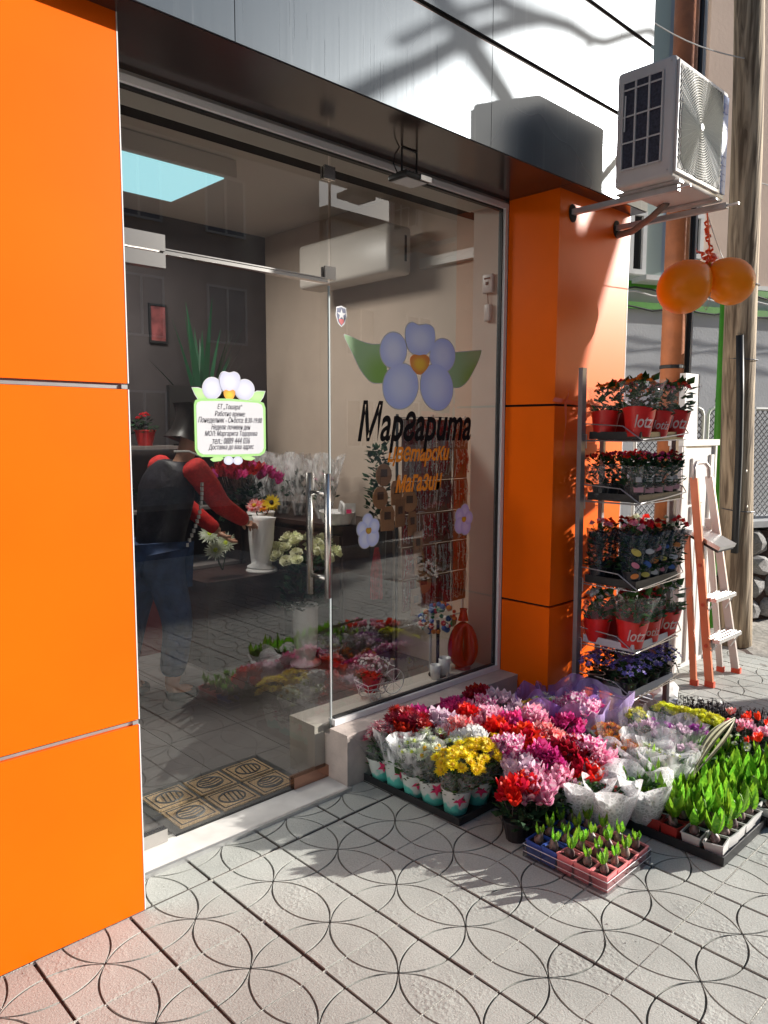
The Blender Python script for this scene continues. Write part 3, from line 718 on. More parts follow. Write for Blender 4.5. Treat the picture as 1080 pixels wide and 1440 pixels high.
# ------------------------------------------------------------------ floodlight under the soffit
t = thing('floodlight', 'small black floodlight with U bracket hanging from the soffit', 'floodlight', (2.42, 2.37, ZT))
M_bm = mat('black_metal', (.012, .012, .013), rough=.4)
MB().tube([(-.045, 0, -.115), (-.045, 0, -.004), (.045, 0, -.004), (.045, 0, -.115)], .005, 6).build('bracket', M_bm, t)
bevel_box('housing', -.075, .075, -.055, .055, -.135, -.110, .006, M_bm, t)
MB().box(-.062, .062, -.046, .046, -.1368, -.1355).build('lens', mat('grey_lens', (.35, .36, .38), rough=.15), t)
MB().box(.010, .0745, -.0615, -.0555, -.134, -.113).build('bright_edge', M_alu, t)
for k in range(5): MB().box(-.05+k*.022, -.046+k*.022, -.03, .03, -.1095, -.098).build('cooling_fin', M_bm, t)
MB().tube([(-.05, .02, -.105), (-.075, .02, -.07), (-.07, .015, -.03), (-.05, .01, -.001)], .003, 6).build('cable', M_bm, t)

# ------------------------------------------------------------------ outdoor air conditioner
ax0, ax1, ay0, ay1, az0, az1 = 3.33, 3.895, 1.645, 1.925, 2.672, 3.185
M_acb = mat('outdoor_unit_white', (.56, .53, .51), rough=.38, noise_s=4, noise_a=.05)
t = thing('outdoor_air_conditioner', 'white outdoor air conditioner unit with round fan grille on steel brackets', 'air conditioner', (ax0, ay0, az0))
w_, d_, h_ = ax1-ax0, ay1-ay0, az1-az0
cs = bevel_box('casing', 0, w_, 0, d_, 0, h_, .018, M_acb, t)
bevel_box('fan_surround', .012, w_-.085, -.012, -.0005, .02, h_-.02, .005, M_acb, t)
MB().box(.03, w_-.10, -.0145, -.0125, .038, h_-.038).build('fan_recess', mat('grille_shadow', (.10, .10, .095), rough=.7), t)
fc = Vector((.235, 0, .26))
gr = t
M_gr = mat('grille_wire', (.70, .69, .64), rough=.35)
x0g, x1g, z0g, z1g = .03-fc.x, w_-.10-fc.x, .038-fc.z, h_-.038-fc.z
for k in range(24):
    r = .016+.0108*k; seg = []; segs = []; N = 72
    for j in range(N+1):
        a_ = 2*PI*j/N; x = r*math.cos(a_); z = r*math.sin(a_)
        if x0g < x < x1g and z0g < z < z1g: seg.append((fc.x+x, -.019, fc.z+z))
        else:
            if len(seg) > 1: segs.append(seg)
            seg = []
    if len(seg) > 1: segs.append(seg)
    mb = MB()
    for s_ in segs: mb.tube(s_, .0021, 4)
    if segs:
        o_ = mb.build('grille_ring', M_gr, t)
        if len(segs) > 2: stuff(o_)
mb = MB()
for j in range(40):
    a_ = 2*PI*j/40; mxr = 1
    c_, s_ = math.cos(a_), math.sin(a_)
    L_ = min((x1g/c_ if c_ > 1e-6 else x0g/c_ if c_ < -1e-6 else 9), (z1g/s_ if s_ > 1e-6 else z0g/s_ if s_ < -1e-6 else 9))
    mb.tube([(fc.x+.02*c_, -.0175, fc.z+.02*s_), (fc.x+L_*c_, -.0175, fc.z+L_*s_)], .0013, 4)
stuff(mb.build('grille_spokes', M_gr, t))
MB().lathe([(.001, .004), (.014, .003), (.017, 0)], 16, cap0=False, M=Matrix.Translation((fc.x, -.022, fc.z)) @ Matrix.Rotation(PI/2, 4, 'X')).build('grille_hub', M_white, t)
bevel_box('label_strip', w_-.072, w_-.012, -.006, -.0005, .03, h_-.03, .003, mat('blue_label', (.12, .22, .55), rough=.35), t)
M_lw = mat('label_print', (.05, .10, .42), rough=.4)
for z, hh, x in ((.40, .045, .0), (.335, .012, .01), (.24, .002, 0), (.20, .002, 0), (.16, .002, 0), (.12, .002, 0), (.09, .002, 0)):
    MB().box(w_-.062+x, w_-.024, -.0075, -.0062, z, z+hh).build('label_mark', M_lw, t)
# left face: coil openings behind a 3 x 4 guard
MB().box(-.0022, -.0004, .055, .245, .075, .455).build('coil', mat('coil_fins', (.035, .035, .055), rough=.5, noise_s=90, noise_a=.5), t)
mb = MB()
for y in (.052, .115, .180, .243): mb.box(-.011, -.0025, y-.004, y+.004, .072, .458)
for z in (.074, .19, .305, .420, .456): mb.box(-.0125, -.0112, .05, .247, z-.0035, z+.0035)
mb.build('coil_guard', M_acb, t)
MB().tube([(-.016, .225, .395), (-.02, .224, .33), (-.018, .226, .24)], .0035, 6).build('drip_cord', M_white, t)
for y, z in ((.02, .03), (.26, .03), (.02, .49)): MB().lathe([(.004, 0), (.003, .002)], 8, cap1=True, M=Matrix.Translation((-.001, y, z)) @ Matrix.Rotation(-PI/2, 4, 'Y')).build('screw', M_alu_dull, t)
for x in (.08, w_-.10):
    MB().box(x-.02, x+.02, -.01, .30, -.012, -.002).build('foot_rail', M_alu_dull, t)
# brackets
for bx, lab, y1 in ((3.428, 'steel bracket bar under the left edge of the outdoor air conditioner', 1.655), (3.86, 'longer steel bracket bar under the right edge of the outdoor air conditioner', 1.615)):
    t = thing('bracket_bar', lab, 'bracket', (bx, PF, 2.645), group='bars carrying the air conditioner')
    MB().box(-.014, .014, y1-PF, .16, -.013, .013).build('bar', M_alu_dull, t)
    MB().lathe([(.034, 0), (.034, .004)], 20, cap1=True, M=Matrix.Translation((0, -.0005, -.004)) @ Matrix.Rotation(PI/2, 4, 'X') @ Matrix.Scale(1.3, 4, (0, 1, 0))).build('wall_hole', M_dark, t)
    MB().tube([(0, y1-PF, 0), (0, y1-PF-.055, 0)], .006, 8).build('threaded_rod', M_alu, t)
t = thing('drain_hose', 'brown insulated pipe bending from the orange pier to the air conditioner', 'pipe', (3.87, PF, 2.61))
MB().tube([(0, .1, 0), (0, 0, 0), (-.02, -.10, .0), (-.09, -.24, .03), (-.17, -.36, .06)], .017, 10).build('pipe', mat('pipe_insulation', (.22, .16, .13), rough=.7, noise_s=30, noise_a=.2), t, True)

# ------------------------------------------------------------------ balloons
def balloon(c, r, axis, label):
    t = thing('balloon', label, 'balloon', c, group='orange balloons hanging from the bracket')
    t.rotation_euler = Vector(axis).to_track_quat('Z', 'Y').to_euler()
    pr = [(.0, -1.06)]
    for k in range(1, 15):
        a_ = -PI/2+PI*k/15; z = math.sin(a_); rr = math.cos(a_)*(1 if z < 0 else 1-.22*z*z)
        pr.append((rr*r, (z*(1.06 if z < 0 else 1.22))*r))
    pr[0] = (.002, -1.055*r); pr += [(.010, 1.26*r), (.006, 1.30*r), (.016, 1.36*r)]
    MB().lathe(pr, 28, cap0=True, cap1=True).build('skin', M_balloon, t, True)
    MB().lathe([(.006, 1.28*r), (.010, 1.30*r), (.006, 1.32*r)], 8).build('knot', M_balloon, t)
    return t
B1 = P(962, 404, 'y', 1.88); B2 = P(1027, 396, 'y', 1.74)
KN = P(998, 372, 'y', 1.80)
balloon(B1, .135, (KN-B1).normalized() + Vector((0, 0, .05)), 'left orange balloon hanging under the air conditioner')
balloon(B2, .122, (KN-B2).normalized(), 'right orange balloon beside the wooden pole')
t = thing('ribbon_bow', 'curly orange ribbons tied above the two balloons', 'ribbon', KN)
topP = Vector((3.875, 1.72, 2.64))-KN
rb = random.Random(3)
for k in range(9):
    mb = MB(); p0 = Vector((0, 0, 0)) if k < 4 else topP*rb.uniform(.1, .6); vs = []; ph = rb.uniform(0, 6); L_ = rb.uniform(.05, .13); dr = Vector((rb.uniform(-.7, .7), rb.uniform(-.7, .7), rb.uniform(-1, 1))).normalized()
    for i in range(14):
        q = i/13; c_ = p0+dr*L_*q+Vector((math.cos(ph+q*14), math.sin(ph+q*14), 0))*.016*min(1, 3*q); vs += [c_, c_+Vector((0, .004, .014))]
    mb.add(vs, [(2*i, 2*i+1, 2*i+3, 2*i+2) for i in range(13)]); mb.build('ribbon_curl', M_ribbon, t)
MB().tube([(0, 0, 0), topP*.5+Vector((.01, 0, 0)), topP], .004, 6).build('ribbon_cord', M_ribbon, t)
mb = MB().tube([(0, 0, 0), (.03, .0, -.09), (.02, 0, -.19), (-.02, 0, -.24), (-.06, 0, -.20)], .0016, 5); mb.build('string', M_white, t)
# ------------------------------------------------------------------ buildings, fence, wall and poles beyond the shop
UU = Vector((.911, -.412, 0)); NN = Vector((.412, .911, 0))
def bframe(D, s0=0):
    """frame of a wall that runs along UU at distance D: local x along the wall, local y into it"""
    m_ = Matrix((UU, NN, Vector((0, 0, 1)))).transposed().to_4x4(); m_.translation = NN*D; return m_
def onD(px, py, D):
    d = ray(px, py); t = (D-CAM.dot(NN))/d.dot(NN); p = CAM+d*t; return p.dot(UU), p.z     # (s, z)
def placeD(o, D): o.matrix_world = bframe(D)
M_grey_wall = mat('grey_render', (.46, .47, .49), rough=.9, noise_s=1.5, noise_a=.1, bump=.3, bump_s=30)
M_pink_wall = mat('pinkish_brown_render', (.62, .47, .38), rough=.9, noise_s=.8, noise_a=.08, bump=.2, bump_s=20)
M_slate = mat('blue_grey_render', (.30, .34, .40), rough=.9, noise_s=1, noise_a=.08)
M_win = sheet_glass('window_glass', (.25, .28, .34), refl=2.5)
M_winback = mat('dark_room', (.02, .025, .045), rough=.8)
BD = 8.5
t = thing('apartment_building', 'pinkish brown and grey apartment building behind the wooden pole', 'building'); placeD(t, BD)
sL, _ = onD(872, 600, BD); sR = sL+9
zz = 3.42
MB().box(sL-3.5, sR, 0, .3, 0, zz-.004).build('lower_wall', M_grey_wall, t)
MB().box(sL-3.5, onD(948, 0, BD)[0], .05, .3, zz, 9.5).build('pale_green_wall', mat('pale_green_render', (.36, .42, .39), rough=.9), t)
MB().box(onD(948, 0, BD)[0]+.002, onD(1001, 0, BD)[0], .06, .3, zz, 9.5).build('slate_wall', M_slate, t)
MB().box(onD(1001, 0, BD)[0]+.002, sR, 0, .3, zz, 9.5).build('upper_wall', M_pink_wall, t)
MB().box(onD(1000, 0, BD)[0], sR, -.05, -.002, 3.50, 3.56).build('ledge', M_white, t)
def window(x0, y0, x1, y1, D, T, cols=2):
    s0, za = onD(x0, y1, D); s1, zb = onD(x1, y0, D)
    f = MB()
    for a in range(cols+1):
        q = lerp(s0, s1, a/cols); f.box(q-.03, q+.03, -.05, .055, za+.03, zb-.03)
    f.box(s0-.03, s1+.03, -.052, .055, za-.03, za+.0295); f.box(s0-.03, s1+.03, -.052, .055, zb-.0295, zb+.03)
    fo = f.build('window', M_white, T)
    MB().box(s0+.031, s1-.031, -.012, -.006, za+.031, zb-.031).build('pane', M_win, fo)
    MB().box(s0+.031, s1-.031, -.003, .0, za+.031, zb-.031).build('room_dark_sheet', M_winback, fo)  # flat sheet painted with the darkness of the room behind
window(952, -190, 992, 108, BD, t)
window(884, 302, 905, 382, BD, t, 1)
window(962, 306, 985, 360, BD, t, 1)
s0, z0 = onD(884, 402, BD); s1, z1 = onD(912, 392, BD)
MB().box(s0, s1+.2, -.35, -.004, z0+.02, z0+.08).build('window_sill', M_white, t)
for py in (408, 436):
    _, z = onD(980, py, BD)
    MB().box(sL-3, sR, -.06, -.01, z-.042, z+.042).build('green_ledge', M_green, t)
for k, py in enumerate((418, 424, 443)):
    _, z = onD(980, py, BD); tb = thing('wall_cable', ('pale cable just under the upper green ledge of the building', 'black cable between the two green ledges of the building', 'pale cable under the lower green ledge of the building')[k], 'cable', group='cables along the green ledges'); placeD(tb, BD)
    MB().tube([(sL-2+.25*i, -.20-.02*k, z+.03*math.sin(i*1.7+k)) for i in range(40)], .012, 5).build('cable', M_whitep if k % 2 else M_black, tb)
# boundary wall of rough stones with wire fence panels
FD = 4.80
sA, _ = onD(900, 700, FD); sB = sA+4.2
t = thing('stone_wall', 'low wall of rough grey stones behind the wooden pole', 'wall'); placeD(t, FD)
M_stone = mat('grey_stone', (.30, .29, .285), rough=.9, noise_s=9, noise_a=.3, bump=.7, bump_s=25, rand=.3)
MB().box(sA, sB, .03, .45, -.05, .74).build('wall_core', M_joint, t)
st = random.Random(11); sms = []
for k in range(6):
    bm = bmesh.new(); bmesh.ops.create_icosphere(bm, subdivisions=2, radius=1)
    for v in bm.verts:
        d = v.co.copy(); v.co = d*(1+.22*noise.noise(d*1.4+Vector((k*7, 0, 0))))
        v.co.x = max(-.88, min(.88, v.co.x)); v.co.z = max(-.86, min(.86, v.co.z))
    me = bpy.data.meshes.new('stone'); bm.to_mesh(me); bm.free(); me.materials.append(M_stone); sms.append(me)
z = .0
while z < .74:
    h = st.uniform(.13, .24); s = sA-st.uniform(0, .2)
    while s < sB:
        w = st.uniform(.16, .34)
        link('stone', st.choice(sms), t, (s+w/2, .06+st.uniform(-.02, .03), z+h/2), (st.uniform(-.2, .2), st.uniform(-.2, .2), st.uniform(-.2, .2)), (w*.52, .13, h*.54)); s += w
    z += h
MB().box(sA, sB, -.05, .42, .78, .83).build('coping', M_grey_wall, t)
M_fw = mat('white_fence_frame', (.62, .62, .60), rough=.5); M_mesh = mat('dark_fence_wire', (.10, .10, .11), rough=.5, metal=.5)
edges = [(906, 1001), (1008, 1062), (1068, 1170), (1176, 1290)]
for i, (a, b) in enumerate(edges):
    s0, _ = onD(a, 600, FD); s1, _ = onD(b, 600, FD); _, zt = onD(980, 573, FD)
    t = thing('fence_panel', ('wire mesh fence panel left of the green post', 'narrow wire mesh fence panel between green post and wooden pole', 'wire mesh fence panel right of the wooden pole', 'wire mesh fence panel farthest right, past the wooden pole')[i], 'fence', group='wire fence panels on the stone wall'); placeD(t, FD)
    r_ = .05; fp = [(s0, .1, .84), (s0, .1, zt-r_), (s0+.015, .1, zt-.015), (s0+r_, .1, zt), (s1-r_, .1, zt), (s1-.015, .1, zt-.015), (s1, .1, zt-r_), (s1, .1, .84)]
    MB().tube(fp, .014, 8).build('frame', M_fw, t)
    mb = MB(); p_ = .052; H = zt-.86; Wd = s1-s0; n = int((Wd+H)/p_)
    for k in range(1, n):
        q = k*p_
        xa, za = (q, 0) if q < Wd else (Wd, q-Wd); xb, zb = (q-H, H) if q > H else (0, q)
        mb.tube([(s0+xa, .096, .85+za), (s0+xb, .096, .85+zb)], .0045, 4, cap=False)
        mb.tube([(s1-xa, .104, .85+za), (s1-xb, .104, .85+zb)], .0045, 4, cap=False)
    stuff(mb.build('wire_mesh', M_mesh, t))
    for q in (.3, .72):
        cx_ = s0+Wd*q; mb = MB().tube([(cx_+(.02+.006*j)*math.cos(j*.7), .1, zt+.075+(.02+.006*j)*math.sin(j*.7)) for j in range(9)], .007, 5)
        mb.build('scroll', M_mesh, t)
s, _ = onD(1003, 600, FD)
t = thing('green_post', 'bright green fence post with a thin grey pipe on top', 'post'); placeD(t, FD-.06)
MB().tube([(s, 0, 0), (s, 0, onD(1003, 428, FD)[1])], .035, 12).build('post', M_green, t, True)
MB().tube([(s+.01, 0, onD(1003, 428, FD)[1]), (s+.01, 0, onD(1003, 285, FD)[1])], .012, 8).build('pipe', M_alu, t)
MB().tube([(s+.052, .0, .8), (s+.052, .0, 2.5)], .010, 8).build('side_rod', M_alu, t)
# wooden utility pole
M_pole = new_mat('weathered_pole_wood'); tt = M_pole.node_tree; bb = tt.nodes['Principled BSDF']; LL = tt.links.new
tc = tt.nodes.new('ShaderNodeTexCoord'); mp = tt.nodes.new('ShaderNodeMapping'); mp.inputs['Scale'].default_value = (9, 9, .55); LL(tc.outputs['Object'], mp.inputs[0])
nz = tt.nodes.new('ShaderNodeTexNoise'); nz.inputs['Scale'].default_value = 3.2; nz.inputs['Detail'].default_value = 9; nz.inputs['Distortion'].default_value = .8; LL(mp.outputs[0], nz.inputs[0])
rp_ = tt.nodes.new('ShaderNodeValToRGB'); rp_.color_ramp.elements[0].color = (.12, .085, .055, 1); rp_.color_ramp.elements[1].color = (.46, .36, .25, 1)
rp_.color_ramp.elements[0].position = .36; rp_.color_ramp.elements[1].position = .62
LL(nz.outputs[0], rp_.inputs[0]); LL(rp_.outputs[0], bb.inputs['Base Color']); bb.inputs['Roughness'].default_value = .85
bq = tt.nodes.new('ShaderNodeBump'); bq.inputs['Strength'].default_value = .8; bq.inputs['Distance'].default_value = .01; LL(nz.outputs[0], bq.inputs['Height']); LL(bq.outputs[0], bb.inputs['Normal'])
t = thing('utility_pole', 'tall weathered wooden utility pole at the right edge', 'pole', (5.66, 2.16, 0))
pts = [(-.078*z_+.01*math.sin(z_*2), .012*math.sin(z_*1.3), z_) for z_ in [k*.35 for k in range(24)]]
MB().tube(pts, [.118-.0022*k for k in range(24)], 20).build('trunk', M_pole, t, True)
MB().tube([(-.125-.078*z_, -.045+.01*math.sin(z_*3), z_) for z_ in (.7, 1.0, 1.4, 1.8, 2.2)], .026, 8).build('cable_sheath', M_black, t, True)
for z_ in (2.55, 1.0, 2.05):
    MB().tube([(-.078*z_+(.112)*math.cos(a_), (.112)*math.sin(a_), z_+.01*math.sin(a_)) for a_ in [2*PI*k/20 for k in range(21)]], .0035, 5, cap=False).build('wire_wrap', M_mesh, t)
for z_, a_ in ((1.28, 4.0), (1.03, 4.1)):
    MB().lathe([(.010, 0), (.009, .004), (.003, .005)], 8, cap1=True, M=Matrix.Translation((-.078*z_+(.112)*math.cos(a_), (.112)*math.sin(a_), z_)) @ Matrix.Rotation(PI/2, 4, 'X')).build('nail_plate', M_alu, t)
# wires
for a_, b_, lab, r_ in (((5.47, 2.16, 2.62), (3.87, 1.72, 2.64), 'thin white string from the bracket to the wooden pole', .0028),
                        ((5.33, 2.12, 3.95), (4.1, 2.6, 4.22), 'thin pale wire running to the wooden pole, top right', .004),
                        ((5.36, 2.1, 3.2), (9.2, 1.1, 3.5), 'thin wire leaving the pole to the right', .004)):
    t = thing('wire', lab, 'wire'); A_, B_ = Vector(a_), Vector(b_)
    MB().tube([A_.lerp(B_, k/12)-Vector((0, 0, .10*math.sin(PI*k/12))) for k in range(13)], r_, 5).build('strand', M_whitep, t)
# rusty orange pipe beside the shop
t = thing('orange_pipe', 'tall orange brown pipe beside the shop corner', 'pipe', (4.98, 2.40, 0))
MB().tube([(0, 0, 0), (0, 0, 6.5)], .076, 18).build('pipe', M_rust, t, True)
for z_ in (1.98, 2.55, 3.6): MB().lathe([(.078, -.012), (.081, -.008), (.081, .008), (.078, .012)], 18, cap0=False, M=Matrix.Translation((0, 0, z_))).build('clamp', M_black, t)
t = thing('black_cable', 'thick black cable running down beside the orange pipe', 'cable', (5.10, 2.36, 0))
MB().tube([(.01, 0, 0), (0, 0, 1.6), (.015, 0, 2.6), (.0, 0, 3.6), (.01, 0, 6)], .020, 8).build('cable', M_black, t, True)
t = thing('white_conduit', 'thin white conduit beside the black cable', 'conduit', (5.16, 2.36, 0))
MB().tube([(.0, 0, 0), (0, 0, 6)], .010, 8).build('conduit', M_white, t, True)
# opposite side of the street: seen in the panes, and bouncing light
M_opp1 = mat('dusty_pink_render', (.42, .33, .29), rough=.9, noise_s=.5, noise_a=.08); M_opp2 = mat('pale_render', (.52, .50, .47), rough=.9, noise_s=.5, noise_a=.08)
def house(x0, x1, y, h, m_, label, floors, wx, seed):
    rr_ = random.Random(seed); t = thing('street_building', label, 'building', (x0, y, 0))
    MB().box(0, x1-x0, -8, 0, 0, h).build('wall', m_, t)
    MB().box(-.3, x1-x0+.3, -8.3, .35, h+.001, h+.25).build('roof', M_mesh, t)
    n = int((x1-x0)/wx)
    for f_ in range(floors):
        for k in range(n):
            cx_ = wx*(k+.5); z_ = 1.0+f_*3.0
            fo = MB().box(cx_-.65, cx_+.65, .002, .06, z_, z_+.06).box(cx_-.65, cx_+.65, .002, .06, z_+1.54, z_+1.6).box(cx_-.65, cx_-.59, .002, .058, z_+.06, z_+1.54).box(cx_+.59, cx_+.65, .002, .058, z_+.06, z_+1.54).box(cx_-.03, cx_+.03, .002, .058, z_+.06, z_+1.54).build('window', M_white, t)
            MB().box(cx_-.59, cx_+.59, .003, .02, z_+.061, z_+1.539).build('pane', M_win if False else mat_win, fo)
mat_win = mat('far_window_glass', (.06, .08, .12), rough=.06, spec=1)
house(-26, -8, -14, 13, M_opp1, 'dusty pink block across the street, farthest left, seen in reflection', 4, 2.6, 1)
house(-7.9, 5.5, -14.2, 12, M_opp2, 'pale block across the street opposite the shop, seen in reflection', 4, 2.6, 2)
house(5.6, 15.5, -14, 11, M_opp1, 'dusty pink house across the street right of the pale block', 3, 2.6, 3)
house(15.8, 27, -14, 8.2, M_opp2, 'low pale house across the street on the far right', 2, 2.8, 4)
house(-34, -26.2, 2.2, 12, M_opp1, 'dusty pink block down the street to the left on the shop side', 3, 2.6, 5)
# bare street tree up the road (its limbs shade the fascia and the pier)
M_bark = mat('grey_bark', (.12, .095, .075), rough=.9, noise_s=12, noise_a=.4, bump=.6, bump_s=30)
TX0 = Vector((8.13, -.72, 0))
t = thing('street_tree', 'bare street tree beside the kerb up the road, its shadow falls on the pier', 'tree', TX0)
tb = MB(); LS = Vector((1, -.585, .37))
def at_sun(x, z, s): return Vector((x, PF, z))+LS*s-TX0      # spot whose shadow lands at (x, z) of the pier face
tb.tube([(0, 0, -.15), (.01, 0, .25), (0, .01, 1.2), (-.02, 0, 2.4), (0, 0, 3.4), (.03, 0, 4.15), (.02, 0, 4.45), (.0, 0, 4.62)], [.27, .21, .19, .185, .185, .20, .17, .05], 18)
tb.tube([at_sun(3.20, 1.6, 5), at_sun(3.38, 2.02, 5), at_sun(3.62, 2.42, 5), at_sun(3.88, 2.86, 5), at_sun(4.15, 3.3, 5), at_sun(4.5, 4.1, 5)], [.15, .14, .115, .10, .08, .05], 12)
tb.build('trunk', M_bark, t, True)
br = MB(); rt = random.Random(21)
def grow(p, d, L_, r_, dep):
    pts = [p]
    for k in range(4):
        d = (d+Vector((rt.uniform(-.25, .25), rt.uniform(-.25, .25), rt.uniform(-.1, .2)))).normalized(); pts.append(pts[-1]+d*L_/4)
    br.tube(pts, [lerp(r_, r_*.55, k/4) for k in range(5)], 6)
    if dep > 0:
        for k in range(rt.choice((1, 2, 2))):
            q = rt.choice(pts[2:]); nd = (d+Vector((rt.uniform(-.9, .9), rt.uniform(-.9, .9), rt.uniform(-.3, .7)))).normalized()
            grow(q, nd, L_*rt.uniform(.55, .8), r_*.5, dep-1)
for p, d, L_, r_ in ((Vector((.02, 0, 4.4)), (-.45, -.5, 1), 2.4, .05), (Vector((.02, 0, 4.4)), (.3, .5, 1), 2.2, .045), (at_sun(4.15, 3.3, 5), (-.35, .3, 1), 1.9, .035), (at_sun(4.4, 3.9, 5), (.5, -.3, 1), 2, .04)):
    grow(Vector(p), Vector(d).normalized(), L_, r_, 3)
def fas(px, py): return P(px, py, 'y', FY)+LS*5-TX0
for pth, r0, r1 in (([(470, 150), (540, 112), (600, 85), (660, 50), (720, 32), (765, 26), (800, 36), (830, 55), (850, 60), (880, 50), (915, 42)], .040, .030), ([(765, 26), (720, 10), (680, -20)], .03, .02), ([(832, 56), (826, 70), (822, 80)], .02, .012),
                    ([(780, 132), (820, 138), (850, 134), (890, 120)], .014, .022), ([(560, 60), (640, 20), (700, 4), (765, 26)], .022, .03)):
    q_ = [fas(*p_) for p_ in pth]
    br.tube(q_, [lerp(r0, r1, k/(len(q_)-1)) for k in range(len(q_))], 6)
br.tube([fas(915, 42), at_sun(4.3, 3.55, 5), at_sun(4.4, 3.9, 5)], [.03, .035, .045], 6); br.tube([fas(890, 120), at_sun(4.1, 3.25, 5)], [.022, .03], 6)
stuff(br.build('branches', M_bark, t))

# ------------------------------------------------------------------ white cabinet, board, ladder
t = thing('white_board', 'tall white board standing behind the flower rack', 'board', (4.98, 2.28, 0), rz=0)
MB().box(-.09, .12, -.02, .02, 0, 1.93).build('board', M_white, t)
t = thing('white_cabinet', 'white slatted cabinet standing behind the stepladder', 'cabinet', (4.66, 2.16, 0))
MB().box(0, .50, .004, .06, 0, 1.46).build('carcass', M_whitep, t)
MB().box(-.02, .52, -.02, .08, 1.461, 1.50).build('top', M_white, t)
MB().box(-.02, -.001, -.012, .07, 0, 1.46).build('side_panel', mat('greyish_side', (.42, .38, .37), rough=.5), t)
for i in range(7):
    if i not in (1, 5): MB().box(.035+i*.064, .080+i*.064, -.012, .0035, .04, 1.07 if 1 < i < 5 else 1.40).build('slat', M_white, t)
MB().box(.0, .03, -.014, .0035, .0, 1.46).box(.475, .5, -.014, .0035, 0, 1.46).build('stile', M_white, t)
MB().box(.15, .36, -.010, .0035, 1.09, 1.38).build('notice_panel', mat('stained_white', (.60, .57, .56), rough=.7, noise_s=20, noise_a=.25), t)
M_rail = mat('ladder_rail', (.52, .47, .45), rough=.4, metal=.5); M_rail_bounce = mat('orange_bounce_rail', (.62, .17, .07), rough=.4, noise_s=6, noise_a=.15); M_foot = mat('orange_rubber_foot', (.55, .07, .03), rough=.6)  # left rails: the pier's reflected orange is put into their colour
t = thing('stepladder', 'folded stepladder with orange feet and reflected orange painted on left rails, leaning on the white cabinet', 'ladder', (4.74, 1.92, 0))
lt = (-.10, .17, 1.30)
def rail(x0, y0, x1, y1, z1, nm='rail', wd=.024):
    d = Vector((x1-x0, y1-y0, z1)); mb = MB(); vs = []
    for q in (0, 1):
        c_ = Vector((x0, y0, .0))+d*q
        vs += [c_+Vector(v) for v in ((-.010, -wd, 0), (.010, -wd, 0), (.010, wd, 0), (-.010, wd, 0))]
    mb.add(vs, [(0,3,2,1),(4,5,6,7),(0,1,5,4),(1,2,6,5),(2,3,7,6),(3,0,4,7)])
    o_ = mb.build(nm, M_rail_bounce if x0 < 0 else M_rail, t); MB().box(x0-.014, x0+.014, y0-wd-.004, y0+wd+.004, 0, .035).build('foot', M_foot, o_)
    return o_
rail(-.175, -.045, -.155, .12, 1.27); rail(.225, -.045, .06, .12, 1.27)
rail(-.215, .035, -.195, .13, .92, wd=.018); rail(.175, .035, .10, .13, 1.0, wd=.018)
for z_ in (.27, .52):
    q = z_/1.27; xa = lerp(-.175, -.155, q)+.012; xb = lerp(.225, .06, q)-.012; yc = lerp(-.045, .12, q)
    MB().box(xa, xb, yc-.075, yc+.035, z_, z_+.022).build('step', M_alu, t)
    for k in range(4): MB().box(xa, xb, yc-.068+k*.026, yc-.058+k*.026, z_+.0222, z_+.025).build('tread_rib', M_alu, t)
    MB().tube([(xa+.01, yc-.06, z_), (xa+.0, yc-.01, z_-.09)], .004, 5).build('step_brace', M_alu, t); MB().tube([(xb-.01, yc-.06, z_), (xb, yc-.01, z_-.09)], .004, 5).build('step_brace', M_alu, t)
M_ = Matrix.Translation((-.02, .07, .90)) @ Matrix.Rotation(-1.15, 4, 'X')
MB().box(-.12, .12, -.012, .012, -.13, .13).build('platform', M_alu, t).matrix_local = M_
MB().box(-.118, .118, .0125, .028, -.128, .128).build('platform_base', M_black, t).matrix_local = M_
MB().tube([(-.155, .12, 1.26), (-.15, .125, 1.33), (-.11, .13, 1.36), (.01, .13, 1.36), (.055, .125, 1.33), (.06, .12, 1.26)], .013, 8).build('top_hoop', M_rail, t, True)
for z_ in (.25, .50, .74): 
    q = z_/1.27; MB().lathe([(.011, 0), (.011, .006)], 8, cap1=True, M=Matrix.Translation((lerp(-.175, -.155, q)-.011, lerp(-.045, .12, q), z_)) @ Matrix.Rotation(-PI/2, 4, 'Y')).build('rivet', M_foot, t)
# ------------------------------------------------------------------ plants
pr_ = random.Random(5)
def leaf_cloud(n, rx, ry, h, sz, seed, m, z0=.0, flat=.6, up=.3):
    """many small folded leaves in a dome"""
    rr = random.Random(seed); mb = MB()
    for _ in range(n):
        a = rr.uniform(0, 2*PI); q = math.sqrt(rr.random()); zf = rr.random()
        k = math.sqrt(max(0, 1-zf*zf*flat)); p = Vector((rx*q*k*math.cos(a), ry*q*k*math.sin(a), z0+h*zf))
        d = Vector((math.cos(a)*q+rr.uniform(-.6, .6), math.sin(a)*q+rr.uniform(-.6, .6), rr.uniform(-.2, .8)+up)).normalized()
        s = d.cross(Vector((rr.uniform(-.4, .4), rr.uniform(-.4, .4), 1))).normalized(); nn_ = s.cross(d)
        L_ = sz*rr.uniform(.6, 1.25); w = L_*rr.uniform(.28, .42)
        mb.add([p, p+d*L_*.45+s*w-nn_*w*.25, p+d*L_-nn_*L_*.18, p+d*L_*.45-s*w-nn_*w*.25, p+d*L_*.5+nn_*w*.15], [(0, 1, 4), (1, 2, 4), (2, 3, 4), (3, 0, 4)])
    return mb.mesh('foliage', m)
